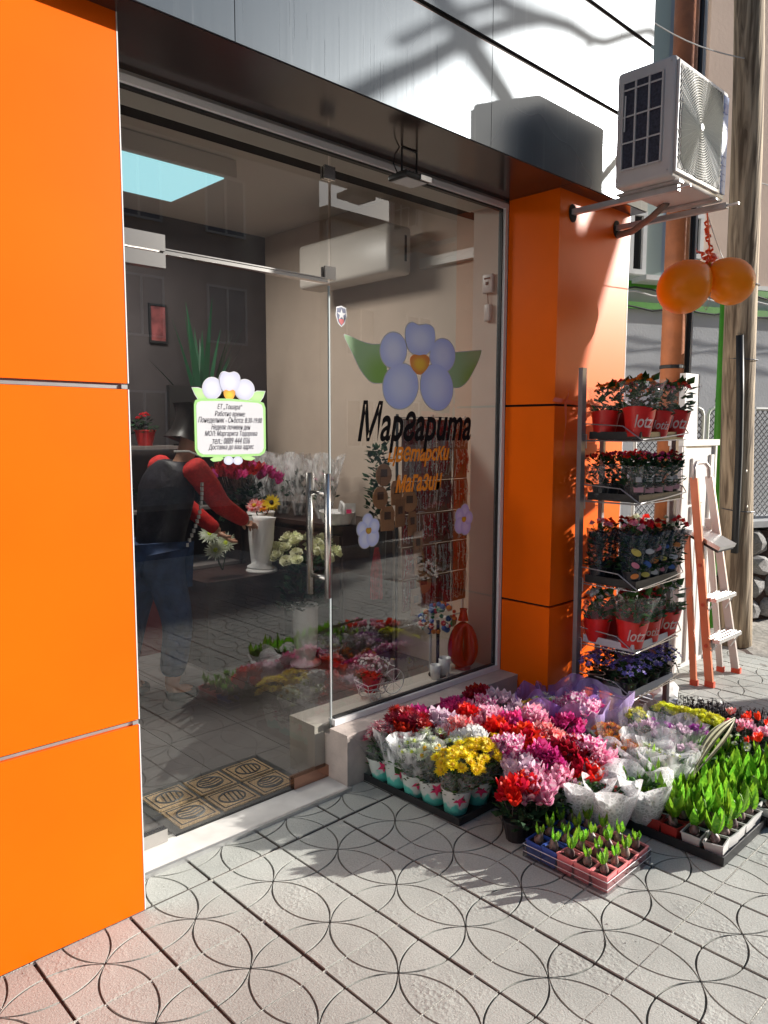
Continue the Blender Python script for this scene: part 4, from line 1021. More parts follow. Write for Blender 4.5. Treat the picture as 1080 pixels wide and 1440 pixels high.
def daisy(r, n, mp, mc, layers=2, cup=.25, seed=0):
    rr = random.Random(seed); mb = MB()
    for l in range(layers):
        R_ = r*(1-.28*l)
        for k in range(n):
            a = 2*PI*(k+.5*l)/n+rr.uniform(-.08, .08); c, s = math.cos(a), math.sin(a); w = PI*R_/n*.75; z = .002+.004*l; up = R_*(cup+.35*l)
            L_ = R_*rr.uniform(.85, 1.08)
            mb.add([(c*R_*.15, s*R_*.15, z), (c*L_*.6-s*w, s*L_*.6+c*w, z+up*.5), (c*L_, s*L_, z+up*rr.uniform(.6, 1.1)), (c*L_*.6+s*w, s*L_*.6-c*w, z+up*.5), (c*L_*.6, s*L_*.6, z+up*.5-.0015)], [(0, 4, 1), (4, 2, 1), (0, 3, 4), (3, 2, 4)])
    mb.cur = 1
    mb.lathe([(r*.24, .003), (r*.26, .007+.1*r), (r*.16, .010+.2*r), (.0005, .011+.22*r)], 8, cap0=False)
    mb.cur = 2; mb.tube([(0, 0, .003), (.001, 0, -.03)], .0016, 4)
    return mb.mesh('flower', [mp, mc, M_leaf])
def cyclamen_head(s, mp, seed):
    """swept-back petals standing up like a shuttlecock"""
    rr = random.Random(seed); mb = MB()
    for b in range(3):
        ox, oy, oz = rr.uniform(-.5, .5)*s, rr.uniform(-.5, .5)*s, rr.uniform(-.3, .5)*s
        for k in range(5):
            a = 2*PI*k/5+rr.uniform(-.3, .3); tw = rr.uniform(.2, .7); H = s*rr.uniform(.9, 1.25); vs = []
            for i, (rd, w, z) in enumerate(((.10, .10, 0), (.34, .36, .35), (.50, .44, .70), (.62, .12, 1.0))):
                aa = a+tw*i*.25; c, s_ = math.cos(aa), math.sin(aa)
                for q in (-1, 0, 1):
                    vs.append((ox+rd*s*c-q*w*s*s_*.8, oy+rd*s*s_+q*w*s*c*.8, oz+z*H+(.05*s if q == 0 else 0)*(1 if i else 0)))
            fs = [(3*i+j, 3*i+j+1, 3*i+j+4, 3*i+j+3) for i in range(3) for j in range(2)]
            mb.add(vs, fs)
    mb.cur = 1; mb.tube([(0, 0, .1*s), (.002, 0, -1.6*s)], .0016, 4)
    return mb.mesh('flower', [mp, M_bulb], True)
def rosette(r, mp, seed, n=4):
    rr = random.Random(seed); mb = MB()
    for l in range(n):
        q = 1-l/n; k_ = 5
        for k in range(k_):
            a = 2*PI*(k+.5*(l % 2))/k_+rr.uniform(-.2, .2); c, s = math.cos(a), math.sin(a); R_ = r*q; w = R_*.75; z = r*.25*l
            mb.add([(c*R_*.2, s*R_*.2, z), (c*R_*.7-s*w, s*R_*.7+c*w, z+r*.35), (c*R_*1.0, s*R_*1.0, z+r*.55), (c*R_*.7+s*w, s*R_*.7-c*w, z+r*.35)], [(0, 3, 2, 1)])
    mb.cur = 1; mb.tube([(0, 0, 0), (0, 0, -r*1.5)], .0018, 4)
    return mb.mesh('flower', [mp, M_leaf], True)
def cone(name, m, r0, r1, z0, z1, n=18, wob=.06, seed=1, fold=3, sq=0, spike=0):
    rr = random.Random(seed); rows = 5; vs = []; fs = []; ph = rr.uniform(0, 6)
    for i in range(rows):
        q = i/(rows-1)
        for j in range(n):
            a = 2*PI*j/n; r_ = lerp(r0, r1, q)*(1+wob*q*math.sin(a*fold+ph)+wob*.6*q*rr.uniform(-1, 1))
            if sq: r_ *= 1+sq*q*(abs(math.sin(2*a+ph))-.5)
            vs.append((r_*math.cos(a), r_*math.sin(a), lerp(z0, z1, q)*(1)+(q**3)*(spike*abs(math.sin(2*a+ph)) if spike else wob*.06*math.sin(a*2+ph))))
    for i in range(rows-1):
        for j in range(n): j2 = (j+1) % n; fs.append((i*n+j, i*n+j2, (i+1)*n+j2, (i+1)*n+j))
    return MB().add(vs, fs).mesh(name, m, True)
Y_pet = petal_mat('yellow_petal', (.90, .76, .02), (.90, .66, .01), rand=.1); Y_cen = mat('ochre_centre', (.60, .34, .01), rough=.8)
LY_pet = petal_mat('lemon_petal', (.78, .76, .03), (.70, .70, .06)); W_pet = petal_mat('white_petal', (.78, .80, .72), (.62, .70, .48)); W2_pet = petal_mat('pure_white_petal', (.82, .82, .80), (.72, .72, .74))
G_cen = mat('green_centre', (.42, .50, .04), rough=.8); PW_pet = petal_mat('pink_white_petal', (.80, .62, .62), (.72, .09, .16)); DR_pet = petal_mat('dark_red_petal', (.30, .008, .02), (.50, .012, .03))
R_pet = petal_mat('red_petal', (.72, .012, .015), (.82, .03, .02)); MG_pet = petal_mat('magenta_petal', (.60, .02, .20), (.78, .10, .36)); PK_pet = petal_mat('pink_petal', (.84, .20, .40), (.86, .62, .70))
MW_pet = petal_mat('magenta_white_edged_petal', (.66, .03, .28), (.86, .78, .84)); CR_pet = petal_mat('coral_petal', (.84, .10, .12), (.84, .52, .50)); LP_pet = petal_mat('pale_pink_petal', (.80, .66, .74), (.72, .52, .66))
O_pet = petal_mat('orange_petal', (.84, .30, .01), (.70, .16, .01)); V_pet = petal_mat('violet_petal', (.34, .03, .34), (.50, .12, .50)); B_pet = petal_mat('blue_violet_petal', (.10, .08, .42), (.24, .20, .58))
def potm(name, r0, r1, h, m, n=14):
    return MB().lathe([(r0, 0), (r1, h-.008), (r1+.004, h-.008), (r1+.004, h), (r1-.004, h), (r1-.006, h-.012), (.002, h-.012)], n).mesh(name, m)
def sqpot(name, a0, a1, h, m, soil=M_soil):
    mb = MB(); mb.frustum(0, 0, 0, h, a0, a0, a1, a1, top=False)
    mb.frustum(0, 0, h*.3, h-.001, a0+.001-.002, a0-.001, a1-.003, a1-.003, top=False); mb.box(-a1-.002, a1+.002, -a1-.002, -a1+.003, h-.004, h).box(-a1-.002, a1+.002, a1-.003, a1+.002, h-.004, h).box(-a1-.002, -a1+.003, -a1+.003, a1-.003, h-.004, h).box(a1-.003, a1+.002, -a1+.003, a1-.003, h-.004, h)
    mb.cur = 1; mb.box(-a1+.004, a1-.004, -a1+.004, a1-.004, h-.02, h-.008)
    return mb.mesh(name, [m, soil])
def seed_tray(name, label, x, y, sx, sy, m, nx, ny, z=0, h=.035, deep=.05, rz=0, group=None, cells=True):
    """shallow transport tray: rim, skirt and pockets"""
    t = thing('plant_tray', label, 'tray', (x, y, z), rz, group)
    mb = MB(); hx_, hy_ = sx/2, sy/2
    mb.box(-hx_, hx_, -hy_, -hy_+.004, .004, h).box(-hx_, hx_, hy_-.004, hy_, .004, h).box(-hx_, -hx_+.004, -hy_+.004, hy_-.004, .004, h).box(hx_-.004, hx_, -hy_+.004, hy_-.004, .004, h)
    mb.box(-hx_+.004, hx_-.004, -hy_+.004, hy_-.004, .012, .016); mb.build('rim', m, t)
    if cells:
        for i in range(nx):
            for j in range(ny):
                cx_ = -hx_+sx*(i+.5)/nx; cy_ = -hy_+sy*(j+.5)/ny
                if i in (0, nx-1) or j in (0, ny-1): MB().lathe([(.028, 0), (.034, .0118)], 10).build('pocket', m, t, loc=(cx_, cy_, 0))
    return t
def scatter_heads(t, me_list, n, r, z0, dome, seed, tilt=.6, name='flower', sc=(.85, 1.15), ry=None):
    rr = random.Random(seed); pts = []
    for k in range(n):
        for _ in range(30):
            a = rr.uniform(0, 2*PI); q = math.sqrt(rr.random()); p = (q*math.cos(a), q*math.sin(a))
            if all((p[0]-o[0])**2+(p[1]-o[1])**2 > 1.5/n for o in pts): break
        pts.append(p); q = math.hypot(*p)
        o = link(name, rr.choice(me_list), t, (p[0]*r, p[1]*(ry or r), z0+dome*(1-q*q)+rr.uniform(-.008, .008)), scale=rr.uniform(*sc))
        ax = Vector((p[0]*tilt+rr.uniform(-.2, .2), p[1]*tilt+rr.uniform(-.2, .2), 1)).normalized()
        o.rotation_euler = (ax.to_track_quat('Z', 'Y') @ Quaternion((0, 0, 1), rr.uniform(0, 6))).to_euler()

# ---- tray one: potted chrysanthemums in white and mint printed sleeves
def mint_mat():
    m = new_mat('mint_printed_sleeve'); t = m.node_tree; b = t.nodes['Principled BSDF']; L = t.links.new
    tc = t.nodes.new('ShaderNodeTexCoord'); sp = t.nodes.new('ShaderNodeSeparateXYZ'); L(tc.outputs['Object'], sp.inputs[0])
    n = t.nodes.new('ShaderNodeTexNoise'); n.inputs['Scale'].default_value = 22; L(tc.outputs['Object'], n.inputs[0])
    a = t.nodes.new('ShaderNodeMath'); a.operation = 'MULTIPLY_ADD'; a.inputs[1].default_value = .10; L(n.outputs[0], a.inputs[0]); L(sp.outputs['Z'], a.inputs[2])
    mr = t.nodes.new('ShaderNodeMapRange'); mr.inputs[1].default_value = .086; mr.inputs[2].default_value = .096; L(a.outputs[0], mr.inputs[0])
    mx = t.nodes.new('ShaderNodeMix'); mx.data_type = 'RGBA'; mx.inputs[6].default_value = (.12, .58, .48, 1); mx.inputs[7].default_value = (.66, .70, .66, 1); L(mr.outputs[0], mx.inputs[0])
    L(mx.outputs[2], b.inputs['Base Color']); b.inputs['Roughness'].default_value = .35; return m
M_mint = mint_mat(); M_pinkprint = mat('pink_printed_flower', (.70, .03, .14), rough=.4)
mint = [cone('sleeve_print', M_mint, .046, .066, .0, .105, seed=k, wob=.05, fold=2) for k in range(3)]
clear = [cone('clear_sleeve', M_cell, .067, .105, .105, .205, seed=k+5, wob=.10, fold=2, sq=.2) for k in range(3)]
milky = [cone('clear_sleeve', M_cell_milky, .067, .10, .105, .235, seed=k+9, wob=.14, fold=2, sq=.3) for k in range(2)]
star = MB().add([((.030 if k % 2 == 0 else .013)*math.cos(PI*k/5), 0, (.030 if k % 2 == 0 else .013)*math.sin(PI*k/5)) for k in range(10)]+[(0, -.002, 0)], [(k, (k+1) % 10, 10) for k in range(10)]).mesh('printed_flower', M_pinkprint)
fo_small = [leaf_cloud(70, .07, .07, .09, .034, 30+k, M_leaf_pale if k == 2 else M_leaf, z0=.07) for k in range(3)]
heads = {n: [daisy(r, c, mp, mc, 2, cu, s_) for s_ in range(2)] for n, (r, c, mp, mc, cu) in dict(yellow=(.030, 15, Y_pet, Y_cen, .3), white=(.026, 14, W_pet, G_cen, .3), daisyy=(.034, 15, W_pet, Y_cen, .2), pinkw=(.036, 13, PW_pet, W_pet, .55), dred=(.034, 16, DR_pet, DR_pet, .6), lemon=(.024, 14, LY_pet, LY_pet, .45), orange=(.026, 14, O_pet, Y_cen, .35), violet=(.028, 12, V_pet, V_pet, .5), white2=(.024, 14, W2_pet, G_cen, .4)).items()}
g_ = 'chrysanthemum pots in mint printed sleeves'
seed_tray('plant_tray', 'black tray with mint sleeved chrysanthemums beside the sill wall', 2.385, 2.125, .40, .56, M_blackp, 3, 5)
def mum(x, y, kind, n, r, label, ms=0, fk=0, dome=.03, z0=.19, sc=(.85, 1.15)):
    t = thing('potted_chrysanthemum', label, 'potted plant', (x, y, .017), pr_.uniform(0, 6), g_)
    t.rotation_euler = (pr_.uniform(-.08, .08), pr_.uniform(-.08, .08), pr_.uniform(0, 6))
    link('sleeve_print', mint[pr_.randrange(3)], t); link('clear_sleeve', (milky if ms else clear)[pr_.randrange(2)], t)
    stuff(link('foliage', fo_small[fk], t))
    for a_ in (0, 2.1, 4.2):
        a2 = a_-t.rotation_euler.z-2.2; o = link('printed_flower', star, t, (.061*math.cos(a2), .061*math.sin(a2), .075), (0, .3, a2+PI/2))
    scatter_heads(t, heads[kind], n, r, z0, dome, int(x*1000+y*77), sc=sc)
mum(2.255, 1.925, 'yellow', 24, .10, 'potted yellow chrysanthemum in the front corner of the mint sleeve tray', z0=.20, dome=.04)
mum(2.385, 1.92, 'yellow', 22, .10, 'potted yellow chrysanthemum right of the front corner one', z0=.21, dome=.04)
mum(2.510, 1.93, 'yellow', 9, .06, 'potted yellow chrysanthemum with half open blooms at the right end', z0=.20)
mum(2.250, 2.035, 'daisyy', 8, .06, 'potted chrysanthemum with white and yellow daisies, second from the front corner')
mum(2.245, 2.140, 'white', 10, .06, 'potted chrysanthemum with small white and green blooms, third from the front corner', ms=1)
mum(2.245, 2.245, 'white2', 6, .05, 'potted white chrysanthemum in a tall milky sleeve near the sill corner', ms=1, z0=.17)
mum(2.250, 2.345, 'pinkw', 5, .045, 'potted pink and white spiky chrysanthemum at the sill corner', z0=.19, sc=(1, 1.3))
mum(2.375, 2.040, 'white', 9, .06, 'potted white green chrysanthemum behind the yellow front row', z0=.20)
mum(2.375, 2.150, 'white', 9, .06, 'potted pale chrysanthemum in the middle of the mint sleeve tray', z0=.2, ms=1)
mum(2.380, 2.260, 'dred', 6, .05, 'potted dark red chrysanthemum in the second row near the sill', z0=.22, sc=(1, 1.3))
mum(2.385, 2.350, 'dred', 8, .06, 'potted dark red chrysanthemum touching the sill wall', z0=.23, sc=(1, 1.3))

# ---- cyclamens
CY = {k: [cyclamen_head(.036, m_, s_*9+i) for s_ in range(3)] for i, (k, m_) in enumerate(dict(red=R_pet, magenta=MG_pet, pink=PK_pet, mw=MW_pet, coral=CR_pet, white=W2_pet, pale=LP_pet, dred=DR_pet).items())}
cy_leaf = [leaf_cloud(60, .095, .095, .10, .05, 50+k, M_leaf_dark, z0=.075) for k in range(3)]
cy_pot = potm('pot', .040, .055, .085, M_blackp)
def cyc(x, y, kind, label, n=13, r=.065, z0=.20, dome=.05, gr='potted cyclamens massed beside the sill wall', z=0.0):
    t = thing('potted_cyclamen', label, 'potted plant', (x, y, z), pr_.uniform(0, 6), gr)
    link('pot', cy_pot, t); stuff(link('foliage', cy_leaf[pr_.randrange(3)], t, scale=pr_.uniform(.85, 1.05)))
    scatter_heads(t, CY[kind], n, r, z0, dome, int(x*911+y*333), tilt=.35, sc=(.8, 1.2))
def cyp(px, py, kind, label, h=.25, **k):
    p = P(px, py, 'z', h); cyc(p.x, p.y, kind, label, z0=h-.06, **k)
cyp(572, 1018, 'dred', 'dark red cyclamen against the sill wall, leftmost of its row')
cyp(592, 1005, 'magenta', 'magenta cyclamen against the sill wall beside the dark red one')
cyp(623, 1012, 'pale', 'pale pink cyclamen in front of the sill wall', n=15)
cyp(640, 990, 'magenta', 'magenta cyclamen against the sill wall behind the red one')
cyp(655, 1002, 'red', 'bright red cyclamen in the row along the sill wall')
cyp(672, 972, 'dred', 'dark red cyclamen at the far end of the sill wall')
cyp(676, 990, 'mw', 'small magenta and white cyclamen behind the pink one', n=9)
cyp(703, 985, 'pale', 'pale lilac white cyclamen close to the orange pier')
cyp(646, 1022, 'coral', 'coral cyclamen between the pale pink and the pure white one')
cyp(668, 1033, 'white', 'pure white cyclamen among pink and red ones', n=16)
cyp(683, 1006, 'pink', 'two tone pink cyclamen in the second row', n=14)
cyp(702, 1022, 'red', 'crimson cyclamen in the middle of the mass', n=14)
cyp(712, 1048, 'mw', 'magenta cyclamen with white petal edges behind the yellow chrysanthemum', n=15)
cyp(722, 1012, 'magenta', 'deep pink cyclamen right of the crimson one', n=15)
cyp(744, 1030, 'red', 'bright red cyclamen in the centre of the bed', n=17)
cyp(768, 1030, 'coral', 'red and white edged cyclamen in the centre of the bed', n=12)
cyp(748, 1005, 'pink', 'pink cyclamen behind the central red one', n=12)
cyp(738, 1078, 'pale', 'light pink cyclamen at the front of the mass', n=10, h=.23)
cyp(765, 1060, 'magenta', 'raspberry cyclamen at the front of the mass', n=16)
cyp(728, 1102, 'red', 'red cyclamen at the front left corner of the mass', n=12, h=.22)
cyp(756, 1098, 'pink', 'strong pink cyclamen at the front of the mass', n=17, h=.22)
cyp(782, 1088, 'pink', 'pink cyclamen left of the white paper sleeves', n=14, h=.20)
cyp(796, 1012, 'magenta', 'magenta cyclamen just in front of the violet cellophane', n=10, h=.22)
cyp(800, 1050, 'dred', 'crimson cyclamen right of the raspberry one', n=13)
cyp(818, 1046, 'mw', 'magenta and white cyclamen behind the white sleeves', n=12)
cyp(838, 1062, 'pink', 'pink and white cyclamen just behind the white paper sleeves', n=15, h=.22)
cyp(822, 1080, 'red', 'red cyclamen touching the white paper sleeves', n=10, h=.20)
seed_tray('plant_tray', 'black tray under the front cyclamens', 2.66, 1.93, .30, .44, M_blackp, 3, 4)

seed_tray('plant_tray', 'black tray under the frontmost red cyclamens', 2.545, 1.70, .27, .34, M_blackp, 3, 3)
for cx_, cy_, lb in ((2.47, 1.60, 'leafy cyclamen without blooms at the front corner of its tray'), (2.60, 1.60, 'leafy cyclamen without blooms behind the small tray')):
    t = thing('potted_cyclamen', lb, 'potted plant', (cx_, cy_, .01), 0, 'leafy cyclamens behind the small tray'); link('pot', cy_pot, t); stuff(link('foliage', cy_leaf[0], t, scale=(.85, .85, .9)))
# ---- hyacinths
ORD = ('first', 'second', 'third', 'fourth', 'fifth', 'sixth')
def blade(L_, w, bend, seed):
    rr = random.Random(seed); vs = []; rows = 6
    for i in range(rows):
        q = i/(rows-1); ww = w*math.sin(PI*(.12+.88*q)**.8)*(1 if q < 1 else 0)+.0004; z = L_*q; off = bend*math.sin(q*PI*.62)
        for s_ in (-1, 0, 1): vs.append((s_*ww, off-(0 if s_ else .22*ww), z))
    return MB().add(vs, [(3*i+j, 3*i+j+1, 3*i+j+4, 3*i+j+3) for i in range(rows-1) for j in range(2)]).mesh('leaf', M_hya, True)
blades = [blade(.090, .0155, -.012, k) for k in range(2)]+[blade(.074, .0170, -.016, 4)]
M_bud = petal_mat('hyacinth_bud', (.30, .50, .10), (.20, .40, .06))
bulb = MB().lathe([(.008, -.012), (.019, -.004), (.021, .006), (.015, .020), (.008, .030), (.006, .036)], 10, cap1=True).mesh('bulb', M_bulb, True)
bud = MB().lathe([(.006, 0), (.011, .015), (.012, .035), (.007, .052), (.001, .060)], 8, cap1=True).mesh('bud', M_bud, True)
def hyacinth(x, y, z, k, nleaf, s, label, gr, lean=.1):
    rr = random.Random(int(x*5000+y*700)+k)
    t = thing('hyacinth', label, 'hyacinth', (x, y, z), 0, gr); t.rotation_euler = (rr.uniform(-lean, lean), rr.uniform(-lean, lean), rr.uniform(0, 6))
    bq_ = rr.uniform(.72, .98); link('bulb', bulb, t, (rr.uniform(-.003, .003), rr.uniform(-.003, .003), -.001), scale=(bq_, bq_*rr.uniform(.9, 1.05), rr.uniform(.8, 1.1)), rot=(rr.uniform(-.3, .3), rr.uniform(-.3, .3), 0))
    link('bud', bud, t, (0, 0, .028), scale=(.8*s, .8*s, s*.95))
    for i in range(nleaf):
        a = 2*PI*i/nleaf+rr.uniform(-.25, .25); q = rr.uniform(.85, 1.12)*s
        link('leaf', rr.choice(blades), t, (.008*math.sin(a), -.008*math.cos(a), .026), (rr.uniform(.02, .22)*(.4 if nleaf == 4 else 1.1), 0, a), (s, s, q*rr.uniform(.8, 1.15)))
    return t
# small tray: blue and pink pots
X0, X1, Y0_, Y1_ = 2.205, 2.500, 1.215, 1.545; NX_, NY_ = 4, 5
gs = 'sprouting hyacinths in the blue and pink pots'
t = thing('plant_tray', 'clear plastic tray holding blue and pink pots of sprouting hyacinths', 'tray', ((X0+X1)/2, (Y0_+Y1_)/2, 0))
M_clearp = sheet_glass('clear_tray_plastic', (.80, .80, .82), refl=2.5)
M_rimp = mat('clear_plastic_rim', (.62, .62, .64), rough=.2)
mb = MB(); a, b = (X1-X0)/2+.006, (Y1_-Y0_)/2+.006
for (x0, x1, y0, y1) in ((-a, a, -b, -b+.0015), (-a, a, b-.0015, b), (-a, -a+.0015, -b, b), (a-.0015, a, -b, b)): mb.box(x0, x1, y0, y1, .002, .05)
stuff(mb.build('wall', M_clearp, t))
ring = [(-a, -b, .05), (a, -b, .05), (a, b, .05), (-a, b, .05), (-a, -b, .05)]
for k in range(4): MB().tube([ring[k], ring[k+1]], .0016, 5).build('rim', M_rimp, t); MB().tube([(ring[k][0], ring[k][1], .024), (ring[k+1][0], ring[k+1][1], .024)], .0012, 5).build('rib', M_rimp, t)
pots = {c: sqpot('pot', .027, .0325, .062, m_) for c, m_ in (('blue', M_blue), ('pink', M_pink))}
pwx, pwy = (X1-X0)/NX_, (Y1_-Y0_)/NY_
word = {'blue': 'blue', 'pink': 'pink'}
for i in range(NX_):
    for j in range(NY_):
        c = 'blue' if (j >= 3) else 'pink'
        x = X0+pwx*(i+.5); y = Y0_+pwy*(j+.5); corner = {(0, 0): 'front corner', (0, NY_-1): 'left corner', (NX_-1, 0): 'right corner'}.get((i, j))
        lab = (f'sprouting hyacinth in the {c} pot at the {corner} of the small tray' if corner else f'hyacinth sprout in a {c} pot of the small tray, {ORD[j]} from front, {ORD[i]} from left')
        t = hyacinth(x, y, .062, i*7+j, 4, random.Random(i*13+j).uniform(.42, .70), lab, gs if not corner else gs)
        link('pot', pots[c], t, (0, 0, -.060))
        t.rotation_euler.z = 0
        for ch in t.children:
            pass
# large trays: dense green hyacinths
def hy_tray(x0, x1, y0, y1, nx, ny, lab, plab, gp, cols, seed, z=0.0, sc_=(1.0, 1.35)):
    rr = random.Random(seed); seed_tray('plant_tray', lab, (x0+x1)/2, (y0+y1)/2, x1-x0+.02, y1-y0+.02, M_blackp, nx, ny, h=.040)
    px_, py_ = (x1-x0)/nx, (y1-y0)/ny; pm = {k: sqpot('pot', px_*.38, px_*.47, .055, v) for k, v in cols.items()}
    for i in range(nx):
        for j in range(ny):
            x = x0+px_*(i+.5); y = y0+py_*(j+.5); c = rr.choice(list(cols)) if len(cols) > 1 else list(cols)[0]
            if (i == 0 and j > 1): c = 'red' if 'red' in cols else c
            if (i == 0 and j <= 1) or j == 0: c = 'white' if 'white' in cols else c
            t = hyacinth(x, y, .072, i*9+j, 5, rr.uniform(*sc_), f'{plab}, {ORD[j]} row from the front, {ORD[i]} from the left', gp, .12)
            t.rotation_euler.z = rr.uniform(-.2, .2); link('pot', pm[c], t, (0, 0, -.056))
            for k in range(2):   # second shoot in most pots
                if rr.random() < .55:
                    a = rr.uniform(0, 6); link('leaf', blades[k], t, (.016*math.cos(a), .016*math.sin(a), .01), (rr.uniform(-.2, .2), rr.uniform(-.2, .2), a), (1, 1, rr.uniform(.8, 1.2)))
hy_tray(2.665, 3.045, 1.02, 1.50, 5, 6, 'black tray of tall green hyacinths at the front right', 'green hyacinth in the front right tray', 'green hyacinths in the front right tray', {'red': M_redp, 'white': M_whitep}, 4)
hy_tray(3.075, 3.46, .98, 1.42, 5, 6, 'black tray of hyacinths at the right edge of the photo', 'green hyacinth in the edge tray', 'green hyacinths in the tray at the right edge', {'grey': M_blackp, 'white': M_whitep}, 5)

# ---- plants in white lace paper sleeves
def lace_mat():
    m = new_mat('white_lace_sleeve'); t = m.node_tree; b = t.nodes['Principled BSDF']; L = t.links.new; out = t.nodes['Material Output']
    tc = t.nodes.new('ShaderNodeTexCoord'); vo = t.nodes.new('ShaderNodeTexVoronoi'); vo.inputs['Scale'].default_value = 62; vo.feature = 'DISTANCE_TO_EDGE'; n = t.nodes.new('ShaderNodeTexNoise'); n.inputs['Scale'].default_value = 20
    L(tc.outputs['Object'], vo.inputs[0]); L(tc.outputs['Object'], n.inputs[0])
    b.inputs['Base Color'].default_value = (.90, .90, .92, 1); b.inputs['Roughness'].default_value = .3
    ad = t.nodes.new('ShaderNodeMath'); ad.operation = 'ADD'; L(vo.outputs['Distance'], ad.inputs[0]); 
    mr = t.nodes.new('ShaderNodeMapRange'); mr.inputs[1].default_value = .40; mr.inputs[2].default_value = .60; mr.inputs[4].default_value = .22; L(n.outputs[0], mr.inputs[0]); L(mr.outputs[0], ad.inputs[1])
    m3 = t.nodes.new('ShaderNodeMapRange'); m3.inputs[1].default_value = .22; m3.inputs[2].default_value = .26; m3.inputs[3].default_value = .95; m3.inputs[4].default_value = .62; L(ad.outputs[0], m3.inputs[0])
    tr = t.nodes.new('ShaderNodeBsdfTransparent'); tl = t.nodes.new('ShaderNodeBsdfTranslucent'); tl.inputs[0].default_value = (.92, .92, .94, 1)
    m0 = t.nodes.new('ShaderNodeMixShader'); m0.inputs[0].default_value = .35; L(b.outputs[0], m0.inputs[1]); L(tl.outputs[0], m0.inputs[2])
    mx = t.nodes.new('ShaderNodeMixShader'); L(m3.outputs[0], mx.inputs[0]); L(tr.outputs[0], mx.inputs[1]); L(m0.outputs[0], mx.inputs[2]); L(mx.outputs[0], out.inputs[0]); return m
M_lace = lace_mat()
lace = [cone('paper_sleeve', M_lace, .045, .105, .0, .175, n=24, seed=k+40, wob=.06, sq=.35, fold=2, spike=.05) for k in range(3)]
fo_l = leaf_cloud(60, .06, .06, .05, .035, 71, M_leaf, z0=.13); fo_d = leaf_cloud(50, .05, .05, .05, .03, 72, M_leaf_dark, z0=.12)
berry = MB().lathe([(.001, -.006), (.006, 0), (.001, .006)], 6, cap0=False).mesh('berry', M_redp, True)
spots = [(818, 1150, 'left front'), (858, 1158, 'front'), (905, 1150, 'right front'), (820, 1112, 'left back'), (862, 1110, 'middle back'), (905, 1105, 'right back'), (938, 1118, 'far right')]
for k, (px, py, w_) in enumerate(spots):
    p = P(px, py, 'z', .04)
    t = thing('sleeved_plant', f'green plant in a white lace paper sleeve, {w_} of its group', 'potted plant', (p.x, p.y, .004), pr_.uniform(0, 6), 'plants in white lace paper sleeves')
    link('pot', cy_pot, t, scale=.8); link('paper_sleeve', lace[k % 3], t); stuff(link('foliage', (fo_l, fo_d)[k % 2], t))
    if k in (1, 4): scatter_heads(t, [berry], 12, .045, .17, .01, k, name='berry')
    elif k != 2: scatter_heads(t, heads['white2'], 5, .04, .165, .01, k, sc=(.5, .7))

# ---- mixed middle and far part of the bed
fo_mid = [leaf_cloud(60, .08, .08, .09, .04, 80+k, m_, z0=.07) for k, m_ in enumerate((M_leaf, M_leaf_dark, M_leaf_pale))]
def mixed(px, py, kind, label, n=9, r=.06, h=.20, film_=None, fk=0, dome=.025, cat='potted plant', name='potted_primrose', gr='mixed potted flowers in the middle of the bed', sc=(.85, 1.15)):
    p = P(px, py, 'z', h); t = thing(name, label, cat, (p.x, p.y, .004), pr_.uniform(0, 6), gr)
    link('pot', cy_pot, t); stuff(link('foliage', fo_mid[fk], t))
    if film_: link('clear_sleeve', film_, t)
    if kind: scatter_heads(t, heads[kind] if kind in heads else CY[kind], n, r, h-.03, dome, px*3+py, sc=sc)
    return t
cl2 = cone('clear_sleeve', M_cell_milky, .05, .115, .02, .22, seed=61, wob=.14, sq=.3, spike=.03); cl3 = cone('clear_sleeve', M_cell, .05, .11, .02, .23, seed=62, wob=.14, sq=.3, spike=.03)
mixed(852, 1021, 'orange', 'orange yellow primrose in clear sleeve behind the pink cyclamens', 12, film_=cl3)
mixed(874, 1040, 'orange', 'orange primrose left of the white ones', 7, fk=1, film_=cl3)
mixed(892, 1048, 'orange', 'rust orange primrose beside the white ones', 6, fk=1)
mixed(893, 1000, 'lemon', 'lemon yellow chrysanthemum beside the violet cellophane', 12)
mixed(935, 993, 'lemon', 'lemon yellow chrysanthemum, leftmost of the back row', 14)
mixed(960, 998, 'lemon', 'lemon yellow chrysanthemum in the middle of the back row', 16)
mixed(984, 1002, 'lemon', 'lemon yellow chrysanthemum right of the middle of the back row', 16)
mixed(1002, 1009, 'lemon', 'lemon yellow chrysanthemum, rightmost of the back row', 14)
mixed(925, 1018, 'violet', 'purple pink flowers in clear sleeve behind the white ones', 5, film_=cl3)
mixed(955, 1028, 'pale', 'pale pink plant in clear sleeve right of the purple one', 5, film_=cl2, fk=1, sc=(.45, .65))
mixed(982, 1025, 'violet', 'bright violet flower head under the lemon chrysanthemums', 11, r=.045)
mixed(915, 1052, 'white', 'white green flowers in crinkled clear sleeve, left of two', 10, film_=cl2, fk=2)
mixed(945, 1062, 'white2', 'white flowers in crinkled clear sleeve, right of two', 10, film_=cl2, fk=2)
mixed(958, 1048, 'pale', 'small pale lilac flowers next to the white sleeve', 5, fk=1, sc=(.45, .65))
mixed(905, 1022, 'pale', 'dusty pink flowers in a clear sleeve beside the orange primrose', 5, film_=cl3, fk=1, sc=(.45, .65))
mixed(985, 1055, None, 'bare green leafy plant beside the dry leaf frond', fk=0)
mixed(1000, 1035, None, 'bare green leafy plant under the lemon chrysanthemums', fk=2)
ga = 'azaleas with pink blooms at the right edge'
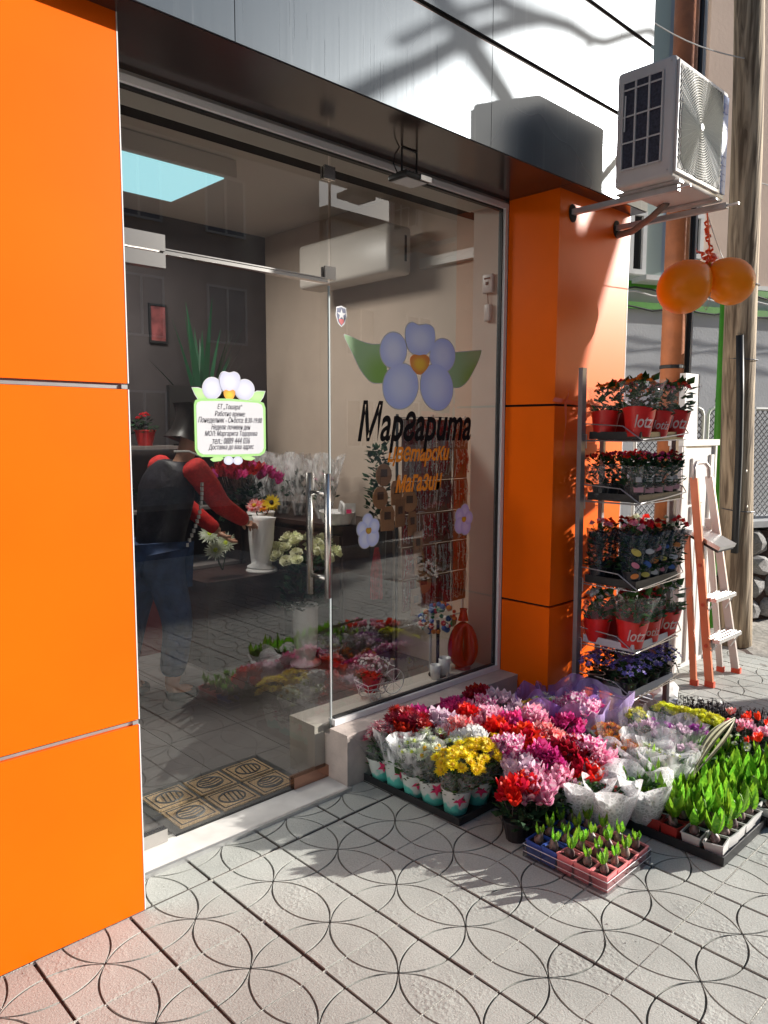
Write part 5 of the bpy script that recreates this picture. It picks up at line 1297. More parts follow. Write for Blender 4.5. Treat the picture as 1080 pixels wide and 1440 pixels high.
for px, py, kd, nb, lab in ((1036, 1010, 'coral', 5, 'azalea with coral blooms beside the dry frond'), (1072, 1012, 'red', 5, 'azalea with red blooms at the right edge, upper'), (1070, 1046, 'red', 5, 'azalea with red blooms at the right edge, lower'), (1040, 1040, 'white', 6, 'azalea with white buds left of the lower red one'), (1056, 1026, 'pink', 5, 'azalea with pink blooms between the red ones'), (1100, 1030, 'pink', 6, 'azalea with pink blooms cut by the photo edge')):
    mixed(px, py, kd, lab, nb, r=.075, h=.20, fk=1, name='potted_azalea', gr=ga, sc=(.5, .75))
# dark twiggy plants behind
tw = MB(); rr = random.Random(9)
for _ in range(26):
    a = rr.uniform(0, 6.28); q = rr.uniform(.1, 1); p0 = Vector((.02*math.cos(a), .02*math.sin(a), .05)); p1 = Vector((.07*q*math.cos(a), .07*q*math.sin(a), rr.uniform(.14, .2)))
    tw.tube([p0, p1], .0018, 4)
    for k in range(4):
        c = p0.lerp(p1, .5+.17*k); d = Vector((rr.uniform(-1, 1), rr.uniform(-1, 1), rr.uniform(-.2, 1))).normalized()*.02; s_ = d.cross(Vector((0, 0, 1))).normalized()*.007
        tw.add([c, c+d*.5+s_, c+d, c+d*.5-s_], [(0, 1, 2, 3)])
twm = tw.mesh('twigs', mat('dark_purple_leaf', (.030, .016, .018), rough=.5))
for k, (px, py) in enumerate(((965, 984), (985, 984), (1005, 986), (1022, 992), (1042, 996), (1062, 1002), (1082, 1008))):
    p = P(px, py, 'z', .19); t = thing('dark_leaved_plant', 'dark leaved twiggy plant, %s in the back row' % ('leftmost', 'second from left', 'third from left', 'fourth from left', 'fifth from left', 'second from right', 'rightmost')[k], 'potted plant', (p.x, p.y, .004), k, 'dark twiggy plants behind the bed')
    link('pot', cy_pot, t, scale=.9); stuff(link('twigs', twm, t)); 
# dry palm frond lying over the plants
a = P(1034, 1012, 'z', .26); b = P(975, 1090, 'z', .17)
t = thing('dry_frond', 'long pale dry palm leaf lying across the plants', 'leaf', a); mb = MB(); d = b-a
for k, (o1, o2) in enumerate(((-.03, .02), (0, 0), (.03, -.03), (.015, .035))):
    vs = []; n = 10; sd = Vector((d.y, -d.x, 0)).normalized()
    for i in range(n+1):
        q = i/n; c = d*q+sd*(o1*math.sin(PI*q))+Vector((0, 0, .03*math.sin(PI*q)+.004*k)); w = .009*math.sin(PI*(.08+.9*q)); vs += [c-sd*w, c+Vector((0, 0, -.004)), c+sd*w]
    MB().add(vs, [(3*i+j, 3*i+j+1, 3*i+j+4, 3*i+j+3) for i in range(n) for j in range(2)]).build('blade', mat('dry_leaf', (.32, .30, .17), rough=.6) if k == 0 else bpy.data.materials['dry_leaf'], t)
# violet cellophane bouquets in front of the pier
def crumple(name, m, rx, ry, h, seed):
    rr = random.Random(seed); n = 22; rows = 7; vs = []; fs = []
    for i in range(rows):
        q = i/(rows-1)
        for j in range(n):
            a_ = 2*PI*j/n; r_ = (.45+.65*math.sin(q*PI*.55))*(1+.16*noise.noise((math.cos(a_)*2, math.sin(a_)*2, q*3+seed)) + .10*rr.uniform(-1, 1)*q)
            vs.append((rx*r_*math.cos(a_), ry*r_*math.sin(a_), h*q*(1+.15*math.sin(3*a_+seed)*q)))
    for i in range(rows-1):
        for j in range(n): j2 = (j+1) % n; fs.append((i*n+j, i*n+j2, (i+1)*n+j2, (i+1)*n+j))
    return MB().add(vs, fs).mesh(name, m, True)
for k, (px, py, kd, m_, lab, rx) in enumerate(((745, 985, 'white2', M_cell_violet, 'bouquet of white daisies in violet cellophane against the orange pier', .13), (800, 985, None, M_cell_violet, 'crumpled violet cellophane bouquet in the middle before the rack', .14), (842, 990, None, M_cell_lilac, 'crumpled lilac cellophane bouquet beside the lemon chrysanthemum', .12), (815, 1000, 'mw', M_cell_lilac, 'lilac wrapped magenta bouquet behind the red cyclamens', .11), (722, 992, 'yellow', M_cell_violet, 'small violet wrapped bouquet with yellow and red flowers at the pier corner', .07))):
    p = P(px, py, 'z', .20); t = thing('wrapped_bouquet', lab, 'bouquet', (p.x, min(p.y, 2.08), .004), k, 'bouquets wrapped in violet cellophane')
    link('pot', cy_pot, t); link('cellophane', crumple('cellophane', m_, rx*1.2, rx*1.0, .25, k+3), t); stuff(link('foliage', fo_mid[1], t))
    if kd: scatter_heads(t, heads[kd] if kd in heads else CY[kd], 12, .08, .20, .03, k+70, sc=(.9, 1.3))
# ------------------------------------------------------------------ flower rack in front of the pier
RX, RY = 3.46, 2.12
t = thing('flower_rack', 'tall grey wire flower rack of five shelves before the orange pier', 'rack', (RX, RY, 0))
M_rackp = mat('rack_post', (.30, .27, .28), rough=.4, metal=.5)
t.rotation_euler = (0, -.012, 0)
def post(x, y, h, w=.019): return MB().box(x-w, x+w, y-.012, y+.012, 0, h).build('post', M_rackp, t)
post(-.01, 0, 1.87); post(.235, .02, 1.55, .011); post(.49, -.26, 1.52, .016)
SH = [1.515, 1.205, .775, .455, .215]
for z in SH:
    def wire(pts, r=.003): MB().tube(pts, r, 6).build('shelf_wire', M_wire, t)
    wire([(.0, .0, z-.012), (.0, -.315, z-.012), (.49, -.315, z-.012), (.49, .0, z-.012), (.0, 0, z-.012)])
    wire([(.0, .0, z+.075), (.005, -.22, z+.062), (.01, -.325, z-.008)], .0032)
    wire([(.01, -.325, z-.004), (.25, -.33, z+.006), (.49, -.33, z+.022), (.56, -.28, z+.045), (.57, -.20, z+.07)], .0032)
    for k in range(5): wire([(.05+.095*k, 0, z-.013), (.05+.095*k, -.315, z-.013)], .002)
    wire([(-.012, -.006, z+.02), (-.012, -.03, z+.02), (-.012, -.03, z-.05)], .003)
MB().box(0, .5, -.3, -.02, .03, .05).build('base', M_rackp, t)
M_whtray = mat('grey_white_tray', (.50, .52, .58), rough=.4); M_navytray = mat('dark_navy_tray', (.02, .025, .045), rough=.35)
names = ['top', 'second', 'middle', 'fourth', 'lowest']
for i, z in enumerate(SH):
    seed_tray('plant_tray', f'{"pale grey" if i > 2 else "black"} plant tray on the {names[i]} shelf of the rack', RX+.235, RY-.165, .45, .285, M_whtray if i > 2 else M_blackp, 4, 3, z=z-.008, h=.042)
MB_lbl = MB().box(.10, .155, -.0025, -.001, .005, .030)
def rack_pos(i, j, nx=4, ny=2): return RX+.06+.36*i/(nx-1)+pr_.uniform(-.006, .006), RY-.265+.19*j/(ny-1) if ny > 1 else RY-.15
M_redsl = mat('red_printed_sleeve', (.62, .018, .016), rough=.3, noise_s=30, noise_a=.15, spec=.6)
redsl = [cone('printed_sleeve', M_redsl, .042, .062, .0, .105, seed=k+90, wob=.06, fold=2) for k in range(3)]
rtop = [cone('clear_sleeve', M_cell, .062, .078, .104, .20, seed=k+95, wob=.12, sq=.2) for k in range(2)]
lotz = text_mesh('lotz', M_red_text, .046, .066, .25, .012, .0006)
lotz2 = text_mesh('lotiz', M_red_text, .036, .066, .25, .012, .0006)
kal_l = leaf_cloud(60, .055, .055, .12, .04, 101, M_leaf, z0=.09); ros_l = [leaf_cloud(70, .06, .06, .13, .036, 102+k, M_leaf_dark, z0=.05) for k in range(2)]
rose = {k: [rosette(.017, m_, s_) for s_ in range(2)] for k, m_ in dict(red=R_pet, pink=PK_pet, dred=DR_pet, orange=O_pet, white=W_pet, cream=petal_mat('cream_petal', (.76, .72, .48), (.66, .66, .40), transl=.2)).items()}
bush = {k: [rosette(.013, m_, s_+5, 3) for s_ in range(2)] for k, m_ in dict(red=R_pet, pink=PK_pet, mag=MG_pet, dred=DR_pet, orange=O_pet, white=W2_pet).items()}
def sleeve_text(t, me, r, zc, tilt=.19, w=.062):
    # curved onto the front of the cone
    me2 = me.copy()
    for v in me2.vertices:
        a = (v.co.x-w/2)/r-PI/2; rr_ = r+.0015+v.co.y*0+(v.co.z)*tilt
        v.co = Vector((rr_*math.cos(a), rr_*math.sin(a), zc+v.co.z))
    o = link('printed_lettering', me2, t, (0, 0, 0)); o.rotation_euler = (0, 0, -.75-t.rotation_euler.z); return o
def pos_word(i, j): return ('front left', 'front, second from left', 'front, third from left', 'front right')[i] if j == 0 else ('back left', 'back, second from left', 'back, third from left', 'back right')[i]
for row, z, fl_, gp in ((0, SH[0], ('orange', 'pink', 'red', 'dred', 'orange', 'red', 'orange', 'red'), 'red sleeved pots on the top shelf'), (3, SH[3], ('dred', 'red', 'white', 'dred', 'white', 'red', 'dred', 'red'), 'red sleeved pots on the fourth shelf')):
    for i in range(3):
        for j in range(2):
            x, y = rack_pos(i, j, 3); t = thing('sleeved_kalanchoe', f'kalanchoe in a red printed sleeve on the {names[row]} rack shelf, {("front", "back")[j]} {("left", "middle", "right")[i]}', 'potted plant', (x, y, z+.008), pr_.uniform(-.4, .4), gp)
            big = 1.34 if (i + j) % 2 == 0 else 1.22
            t.scale = (big,)*3; t.rotation_euler = (pr_.uniform(-.09, .09), pr_.uniform(-.09, .09), pr_.uniform(-.3, .3))
            link('printed_sleeve', redsl[(i+j) % 3], t); link('clear_sleeve', rtop[i % 2], t); stuff(link('foliage', kal_l, t))
            scatter_heads(t, bush[fl_[i+4*j]], 12, .05, .195, .02, i*7+j+row, sc=(.8, 1.2))
            if j == 0: sleeve_text(t, lotz if i % 2 == 0 else lotz2, .050, .032)
pinklab = MB().box(-.024, .024, -.001, .001, 0, .026).mesh('printed_label', mat('pale_pink_print', (.62, .32, .36), rough=.4)); whlab = MB().box(-.014, .014, -.001, .001, 0, .024).mesh('care_card', M_white)
drk = [cone('clear_sleeve', M_cell, .040, .072, .0, .165, seed=k+120, wob=.12, sq=.25) for k in range(2)]
for i in range(5):
    for j in range(2):
        x = RX+.05+.095*i; y = RY-.265+.19*j
        t = thing('potted_rose', f'mini rose on the second rack shelf, {("front", "back")[j]} row, {("first", "second", "third", "fourth", "fifth")[i]} from the left', 'potted plant', (x, y, SH[1]+.008), 0, 'mini roses on the second shelf')
        t.rotation_euler = (pr_.uniform(-.1, .1), pr_.uniform(-.1, .12), pr_.uniform(-.3, .3))
        link('pot', cy_pot, t, scale=.8); link('clear_sleeve', drk[i % 2], t); stuff(link('foliage', ros_l[j], t, scale=(1.1, 1.1, 1.15)))
        scatter_heads(t, bush[('red', 'mag', 'mag', 'dred', 'dred')[i]], 13, .065, .20, .03, i*3+j+200, sc=(.7, 1.1))
        if j == 0: link('printed_label', pinklab, t, (-.035, -.042, .035), (-.15, 0, -.7)); link('care_card', whlab, t, (-.04, -.045, .085), (-.2, 0, -.7))
M_sleeveprint = {c: mat(f'{c}_printed_sleeve_motif', v, rough=.4) for c, v in dict(orange=(.66, .22, .05), pink=(.62, .20, .28), yellow=(.55, .46, .10), blue=(.06, .13, .40), white=(.55, .53, .55)).items()}
disc = {c: MB().add([(.022*math.cos(2*PI*k/12)*1.2, 0, .016*math.sin(2*PI*k/12)) for k in range(12)]+[(0, -.002, 0)], [(k, (k+1) % 12, 12) for k in range(12)]).mesh('printed_motif', m_) for c, m_ in M_sleeveprint.items()}
tall = [cone('dark_sleeve', M_cell_dark, .040, .068, .0, .26, seed=k+130, wob=.12, sq=.25) for k in range(2)]
tall_l = leaf_cloud(90, .05, .05, .22, .04, 140, M_leaf_dark, z0=.06)
for i in range(5):
    for j in range(2):
        x = RX+.05+.095*i; y = RY-.26+.19*j
        t = thing('potted_rose', f'taller rose on the middle rack shelf, {("front", "back")[j]} row, {("first", "second", "third", "fourth", "fifth")[i]} from the left', 'potted plant', (x, y, SH[2]+.008), 0, 'taller roses on the middle shelf')
        t.rotation_euler = (pr_.uniform(-.08, .08), .05+.05*i, pr_.uniform(-.3, .3))
        link('pot', cy_pot, t, scale=.8); link('dark_sleeve', tall[i % 2], t); stuff(link('foliage', tall_l, t))
        scatter_heads(t, rose[('pink', 'red', 'dred', 'white', 'red')[i]], 6, .05, .28, .03, i*3+j+300, sc=(.8, 1.2))
        if j == 0:
            for q, zz_ in enumerate((.05, .105, .17)):
                c = list(disc)[(i*2+q) % 5]; link('printed_motif', disc[c], t, (-.034-.06*zz_, -.038-.06*zz_, zz_), (-.1, pr_.uniform(-.5, .5), -.75), scale=pr_.uniform(.7, 1.1))
bell = MB(); 
for k in range(5):
    a = 2*PI*k/5; c, s_ = math.cos(a), math.sin(a)
    bell.add([(0, 0, 0), (c*.008-s_*.005, s_*.008+c*.005, .004), (c*.015, s_*.015, .005), (c*.008+s_*.005, s_*.008-c*.005, .004)], [(0, 3, 2, 1)])
bellm = bell.mesh('flower', B_pet)
camp_l = [leaf_cloud(110, .085, .075, .11, .026, 150+k, M_leaf_dark, z0=.05) for k in range(2)]
for i in range(4):
    for j in range(2):
        x = RX+.04+.125*i; y = RY-.27+.18*j
        t = thing('potted_campanula', f'blue violet campanula on the lowest rack shelf, {pos_word(i, j)}', 'potted plant', (x, y, SH[4]+.006), 0, 'blue campanulas on the lowest shelf')
        link('pot', cy_pot, t, scale=.8); stuff(link('foliage', camp_l[j], t)); scatter_heads(t, [bellm], 34, .095, .13, .05, i*5+j+400, tilt=.9, sc=(.8, 1.4))
# ribbon tied on the rack post
t = thing('orange_ribbon', 'orange ribbon tied from the pier to the rack post', 'ribbon', (3.40, 2.16, 1.70))
for nm, pts in (('ribbon_band', [(-.12, .03, .01), (-.05, 0, .0), (.02, -.03, -.01), (.08, -.06, -.02)]), ('ribbon_tail', [(-.06, -.0, 0), (-.065, -.01, -.1), (-.075, -.01, -.18), (-.09, -.012, -.27)]), ('ribbon_tail', [(-.06, -.0, 0), (-.05, -.01, .03), (-.05, -.01, .06)])):
    mb = MB(); vs = []; n = 12
    for i in range(n+1):
        q = i/n*(len(pts)-1); k = min(int(q), len(pts)-2); c = Vector(pts[k]).lerp(Vector(pts[k+1]), q-k); w = .013 if nm == 'ribbon_tail' else .010
        vs += [c-Vector((w*math.cos(q), 0, w if nm == 'ribbon_band' else 0)), c+Vector((w*math.cos(q), 0.002, w if nm == 'ribbon_band' else 0))]
    mb.add(vs, [(2*i, 2*i+1, 2*i+3, 2*i+2) for i in range(n)]); mb.build(nm, M_ribbon, t)
# empty tray, white pot and wires under the rack
t = thing('empty_tray', 'upturned blue grey plastic tray beside the foot of the rack', 'tray', (3.98, 1.92, .02), .5); t.rotation_euler = (.25, -.15, .5)
MB().box(-.17, .17, -.11, .11, 0, .012).build('floor', M_whtray, t)
for k in range(7): MB().box(-.17+.05*k, -.155+.05*k, -.11, .11, .0122, .03).build('rib', M_whtray, t)
t = thing('white_sack', 'white plastic sack lying beside the foot of the rack', 'sack', (4.15, 1.98, .0), .3)
bm = bmesh.new(); bmesh.ops.create_icosphere(bm, subdivisions=3, radius=1)
for v in bm.verts:
    d = v.co.copy(); k = 1+.2*noise.noise(d*2); v.co = Vector((d.x*.17*k, d.y*.09*k, max(0, d.z*.055*k+.045)))
me = bpy.data.meshes.new('sack'); bm.to_mesh(me); bm.free(); me.materials.append(M_white); link('bag', me, t)

# ------------------------------------------------------------------ things inside the shop
# counter along the side wall
t = thing('shop_counter', 'dark brown wooden counter along the side wall inside', 'counter', (3.20, 3.75, 0))
MB().box(.03, .485, .0, 1.45, 0, .90).build('carcass', M_wood_dark, t); MB().box(0, .49, -.03, 1.48, .901, .93).build('top', M_wood_dark, t)
for k in range(3): MB().box(.012, .0295, .02+.48*k, .46+.48*k, .06, .86).build('door_panel', M_wood_dark, t)
# red shelf cabinet against the back wall
t = thing('back_shelves', 'dark shelves with potted plants against the back wall inside', 'shelves', (2.05, 4.86, 0))
for z in (.55, .98, 1.42): MB().box(0, 1.15, 0, .35, z, z+.022).build('shelf', mat('shelf_board', (.22, .19, .18), rough=.6) if z == .55 else bpy.data.materials['shelf_board'], t)
for x in (0, 1.13): MB().box(x-.02, x, 0, .35, 0, 1.9).build('side_panel', M_wood_dark, t)
MB().box(0, 1.12, -.02, -.001, 0, .5).build('front_panel', mat('deep_red_panel', (.16, .02, .02), rough=.6), t)
def simple_pot(x, y, z, kind, label, s=1.0, name='potted_plant', gr=None, potm_=None, n=8, r=.05):
    t = thing(name, label, 'potted plant', (x, y, z), pr_.uniform(0, 6), gr, scale=s)
    link('pot', potm_ or cy_pot, t); stuff(link('foliage', fo_mid[1], t))
    if kind: scatter_heads(t, bush[kind] if kind in bush else heads[kind], n, r, .17, .03, int(x*100+y*10))
red_pot_m = potm('pot', .045, .065, .10, M_pot_red)
for k, x in enumerate((2.12, 2.30, 2.50)): simple_pot(x, 5.02, 1.443, ('red', 'white', 'red')[k], ('red potted plant on the upper back shelf, left', 'white flowering plant on the upper back shelf, middle', 'red potted plant on the upper back shelf, right')[k], 1.1, gr='plants on the upper back shelf', potm_=red_pot_m)
for k, x in enumerate((2.15, 2.42, 2.70, 2.95)): simple_pot(x, 5.0, 1.003, ('red', None, 'pink', None)[k], ('red plant on the middle back shelf, first from left', 'green plant on the middle back shelf, second from left', 'pink plant on the middle back shelf, third from left', 'green plant on the middle back shelf, fourth from left')[k], 1.1, gr='plants on the middle back shelf')
t = thing('black_monitor', 'black monitor standing in the dark back of the shop', 'monitor', (2.78, 4.9, 1.443)); MB().box(-.16, .16, -.02, .02, .09, .42).build('screen', M_black, t); MB().box(-.09, .09, -.07, .07, 0, .012).box(-.02, .02, -.01, .01, .012, .09).build('stand', M_black, t)
t = thing('tall_green_plant', 'tall spiky green plant in the dark back of the shop', 'plant', (2.95, 5.0, 1.443), scale=1.25); link('pot', cy_pot, t, scale=1.4)
rr = random.Random(4)
M_dk2 = mat('sword_leaf', (.02, .10, .045), rough=.4)
for k in range(26):
    a = rr.uniform(0, 6.28); L_ = rr.uniform(.35, .75); sp_ = rr.uniform(.08, .30); mb = MB(); vs = []; n = 6; c0 = Vector((.03*math.cos(a), .03*math.sin(a), .1))
    for i in range(n+1):
        q = i/n; c = c0+Vector((math.cos(a)*sp_*q**1.5, math.sin(a)*sp_*q**1.5, L_*q)); w = .016*math.sin(PI*(.12+.88*q)**.9)+.0003; vs += [c+Vector((-math.sin(a)*w, math.cos(a)*w, 0)), c-Vector((-math.sin(a)*w, math.cos(a)*w, 0))]
    mb.add(vs, [(2*i, 2*i+1, 2*i+3, 2*i+2) for i in range(n)]); mb.build('leaf', M_dk2, t, True)
t = thing('framed_picture', 'small dark framed red picture on the back wall', 'picture', P(222, 455, 'y', iy1-.012))
MB().box(-.07, .07, -.012, .010, -.14, -.125).box(-.07, .07, -.012, .010, .125, .14).box(-.07, -.058, -.012, .010, -.125, .125).box(.058, .07, -.012, .010, -.125, .125).build('frame', M_black, t)
MB().box(-.058, .058, -.004, .008, -.125, .125).build('print', mat('red_pink_print', (.20, .05, .05), rough=.6, noise_s=12, noise_a=.7), t)

# vases
def vase_mesh(h, r0, r1, flare, m=M_vase):
    return MB().lathe([(r0*1.25, 0), (r0*1.25, .012), (r0*.8, .035), (r0*.85, .07), (lerp(r0, r1, .5), h*.55), (r1, h*.92), (r1*flare, h), (r1*flare-.005, h), (r1*.92, h*.90), (r0*.6, .09)], 24).mesh('vase_body', m, True)
vtall = vase_mesh(.36, .075, .075, 1.12)
def vase_thing(loc, label, s=1, gr='white vases inside', rot=None):
    t = thing('white_vase', label, 'vase', loc, 0, gr, scale=s); link('vase_body', vtall, t)
    if rot: t.rotation_euler = rot
    return t
# roses in a white vase on the floor
vr = Vector((3.06, 3.94, 0)); vase_thing(vr, 'tall white vase with cream roses standing on the shop floor', 1.12)
t = thing('rose_bunch', 'large bunch of cream white roses in the white floor vase', 'flowers', vr+Vector((0, 0, .30)))
cream = [rosette(.046, petal_mat('cream_white_rose', (.88, .88, .66), (.78, .80, .50), transl=.1) if k == 0 else bpy.data.materials['cream_white_rose'], 20+k, 4) for k in range(2)]
stuff(link('foliage', leaf_cloud(170, .16, .16, .34, .07, 160, M_leaf_dark, z0=.07, flat=.2), t))
scatter_heads(t, cream, 34, .27, .42, .12, 17, tilt=.8, sc=(.85, 1.2))
# gerberas, chrysanthemums and red roses in vases on a low stand at the back
t = thing('flower_stand', 'low dark stand carrying the white vases inside', 'stand', (2.75, 4.35, 0)); MB().box(-.25, .35, -.12, .3, .0, .56).build('body', M_wood_dark, t); MB().box(-.27, .37, -.14, .32, .561, .585).build('top', M_wood_dark, t)
v1 = Vector((2.98, 4.32, .586)); vase_thing(v1, 'white vase with gerberas behind the hand of the florist', 1.15)
ger = {k: [daisy(.055, 20, m_, c_, 2, .12, 3)] for k, m_, c_ in (('orange', O_pet, Y_cen), ('yellow', Y_pet, M_soil), ('coral', CR_pet, Y_cen))}
def cut(px, py, y, mesh, label, gr, rot=(1.2, 0, .6), s=1, base=None, name='gerbera'):
    p = P(px, py, 'y', y); t = thing(name, label, 'flower', p, 0, gr, scale=s)
    o = link('flower', mesh, t); o.rotation_euler = rot
    b_ = (base or v1+Vector((0, 0, .38)))-p; MB().tube([Vector((0, 0, 0)), b_*.4+Vector((0, 0, -.03)), b_], .004/s if s else .004, 5).build('stem', M_leaf_dark, t)
cut(382, 707, 4.12, ger['yellow'][0], 'yellow gerbera with dark centre in the white vase inside', 'gerberas in the white vase', rot=(1.25, 0, -.7), s=1.1)
cut(358, 712, 4.15, ger['coral'][0], 'coral red gerbera just left of the yellow one', 'gerberas in the white vase', rot=(.9, 0, -.9), s=1.1)
cut(370, 712, 4.22, ger['orange'][0], 'orange gerbera between the coral and the yellow one', 'gerberas in the white vase', rot=(1.0, 0, -.3))
cut(318, 714, 4.25, ger['yellow'][0], 'yellow orange gerbera beside the red sleeve of the florist', 'gerberas in the white vase', rot=(.6, 0, -.9), s=.9)
t = thing('red_flower_bunch', 'bunch of dark red and pink flowers behind the gerberas', 'flowers', P(345, 672, 'y', 4.55)); stuff(link('foliage', leaf_cloud(140, .2, .16, .25, .06, 170, M_leaf_dark, z0=-.32), t))
scatter_heads(t, CY['dred']+CY['magenta'][:1], 26, .24, -.02, .08, 71, sc=(1.3, 1.8))
big = [daisy(.085, 26, W_pet, G_cen, 3, .35, 8)]
for k, (px, py, lab) in enumerate(((318, 765, 'large white green chrysanthemum, nearest the florist hand'), (296, 752, 'large white green chrysanthemum, left of the nearest one'), (304, 775, 'large white green chrysanthemum, lowest of the three'))):
    cut(px, py, 4.3, big[0], lab, 'large white chrysanthemums by the florist', rot=(1.0, 0, -.8), s=.95, base=Vector((2.75, 4.45, .6)), name='chrysanthemum')
# orchids, wrapped plants and basket on the counter
cl_in = cone('clear_sleeve', M_cell_milky, .05, .13, 0, .38, seed=170, wob=.15, sq=.3, spike=.06)
for k, (y, kd, lab) in enumerate(((5.05, 'white', 'wrapped white flower gift on the counter, farthest from the window'), (4.86, 'orange', 'wrapped yellow flower gift on the counter'), (4.66, 'pink', 'wrapped pink flower gift on the counter behind the handles'), (4.45, 'white', 'wrapped pale gift plant on the counter left of the basket'), (4.18, 'pink', 'wrapped gift plant with pink card on the counter behind the basket'))):
    t = thing('wrapped_plant', lab, 'potted plant', (3.42, y, .932), k, 'wrapped gift plants on the counter'); link('pot', cy_pot, t); link('clear_sleeve', cl_in, t, scale=(1, 1, 1.05)); stuff(link('foliage', fo_mid[1], t, scale=(1, 1, 1.9)))
    scatter_heads(t, bush[kd], 8, .06, .27, .06, k+500, sc=(1, 1.6))
t = thing('white_basket', 'white oval basket with loop handle on the counter', 'basket', (3.27, 3.86, .932), 1.2)
bk = MB().lathe([(.075, 0), (.10, .08), (.115, .085), (.11, .078), (.09, .01)], 20, M=Matrix.Scale(1.5, 4, (1, 0, 0))).build('bowl', M_vase, t, True)
MB().tube([(-.165, 0, .075), (-.15, 0, .14), (-.09, 0, .155), (-.05, 0, .09)], .010, 8).build('handle', M_vase, t, True)
t = thing('pink_card', 'white card with a pink heart standing on the counter', 'card', (3.30, 3.78, .932), -.6); MB().box(-.05, .05, -.003, .003, 0, .14).build('card', M_white, t); MB().box(-.022, .022, -.006, -.0035, .05, .10).build('heart_print', M_pinkprint, t)
t = thing('dark_cypress', 'small dark conical tree on the counter beside the card', 'plant', (3.42, 3.62, .60)); stuff(MB().add(*(lambda q: ([v.co.copy() for v in q.vertices], [list(p.vertices) for p in q.polygons]))(leaf_cloud(220, .07, .07, .5, .05, 180, M_leaf_dark, z0=.35))).build('foliage', M_leaf_dark, t)); MB().lathe([(.05, 0), (.06, .33)], 10, cap1=True).build('pot', M_blackp, t)

# spring charm display: wire rack with red and white tassels and tan cards
gx0, gx1, gy = 2.90, 3.46, 2.90
t = thing('charm_rack', 'wire display rack hung with red and white tasselled spring charms', 'display rack', (gx0, gy, .02))
for x in (0, .28, .56): MB().tube([(x, .02, 0), (x, .02, 1.62)], .008, 8).build('upright', M_whitep if x else M_black, t)
for z in (.45, .72, .90, 1.08, 1.26, 1.44, 1.60): MB().tube([(0, 0, z), (.28, -.01, z+.006), (.56, 0, z)], .0035, 6).build('cross_wire', M_whitep, t)
M_tr = mat('red_thread', (.34, .02, .025), rough=.9, rand=.4, noise_s=60, noise_a=.5); M_tw = mat('white_thread', (.58, .52, .48), rough=.9, rand=.2)
M_brd = mat('brown_card', (.30, .13, .08), rough=.8, rand=.2, noise_s=20, noise_a=.2)
def tassel(seed, mt, mw):
    rr = random.Random(seed); mb = MB()
    for k in range(26):
        x = rr.uniform(-.062, .062); mb.cur = 0 if rr.random() < .62 else 1; L_ = rr.uniform(.08, .16)
        mb.tube([(x, -.012+rr.uniform(-.006, .006), 0), (x+rr.uniform(-.01, .01), -.018+rr.uniform(-.006, .006), -L_*.5), (x+rr.uniform(-.012, .012), -.014, -L_)], .0022, 4)
        for q in range(2):
            z = -L_*rr.uniform(.3, 1); c = Vector((x+rr.uniform(-.012, .012), -.022, z)); r_ = rr.uniform(.003, .0065)
            mb.add([c+Vector(v)*r_ for v in ((1,0,0),(-1,0,0),(0,1,0),(0,-1,0),(0,0,1),(0,0,-1))], [(0,2,4),(2,1,4),(1,3,4),(3,0,4),(2,0,5),(1,2,5),(3,1,5),(0,3,5)])
    mb.cur = 2; mb.box(-.066, .066, -.006, -.003, -.168, .008)
    return mb.mesh('charm_card', [mt, mw, M_brd])
tas = [tassel(k, M_tr, M_tw) for k in range(5)]
for i, z in enumerate((.72, .90, 1.08, 1.26, 1.44, 1.60)):
    for j in range(4):
        tt_ = thing('spring_charms', f'card of red and white thread charms, {("lowest", "second lowest", "third", "fourth", "fifth", "topmost")[i]} row, {("first", "second", "third", "fourth")[j]} from the left', 'charms', (gx0+.075+.137*j, gy-.006, .02+z-.014), pr_.uniform(-.1, .1), 'charm cards on the wire rack')
        o = link('charm_card', tas[(i*3+j*2) % 5], tt_); stuff(o)
# round colourful charm tree at the foot
t = thing('bead_tree', 'small display tree of colourful beads on a black post inside', 'display', (2.955, 2.66, .249))
MB().tube([(0, 0, 0), (0, 0, .30)], .009, 8).build('post', M_black, t); MB().lathe([(.05, 0), (.05, .008)], 14, cap1=True).build('base', M_black, t)
bead = {c: MB().lathe([(.001, -.012), (.009, -.008), (.012, 0), (.009, .008), (.001, .012)], 8, cap0=False).mesh('bead', mat(f'{c}_bead', v, rough=.3)) for c, v in dict(red=(.5, .02, .02), white=(.7, .68, .62), blue=(.05, .12, .35), green=(.04, .2, .08), orange=(.6, .2, .04)).items()}
rr = random.Random(8)
for k in range(70):
    d = Vector((rr.gauss(0, 1), rr.gauss(0, 1), rr.gauss(0, 1))).normalized(); link('bead', bead[rr.choice(list(bead))], t, (d.x*.12, d.y*.06, .31+d.z*.075), scale=rr.uniform(.7, 1.5))
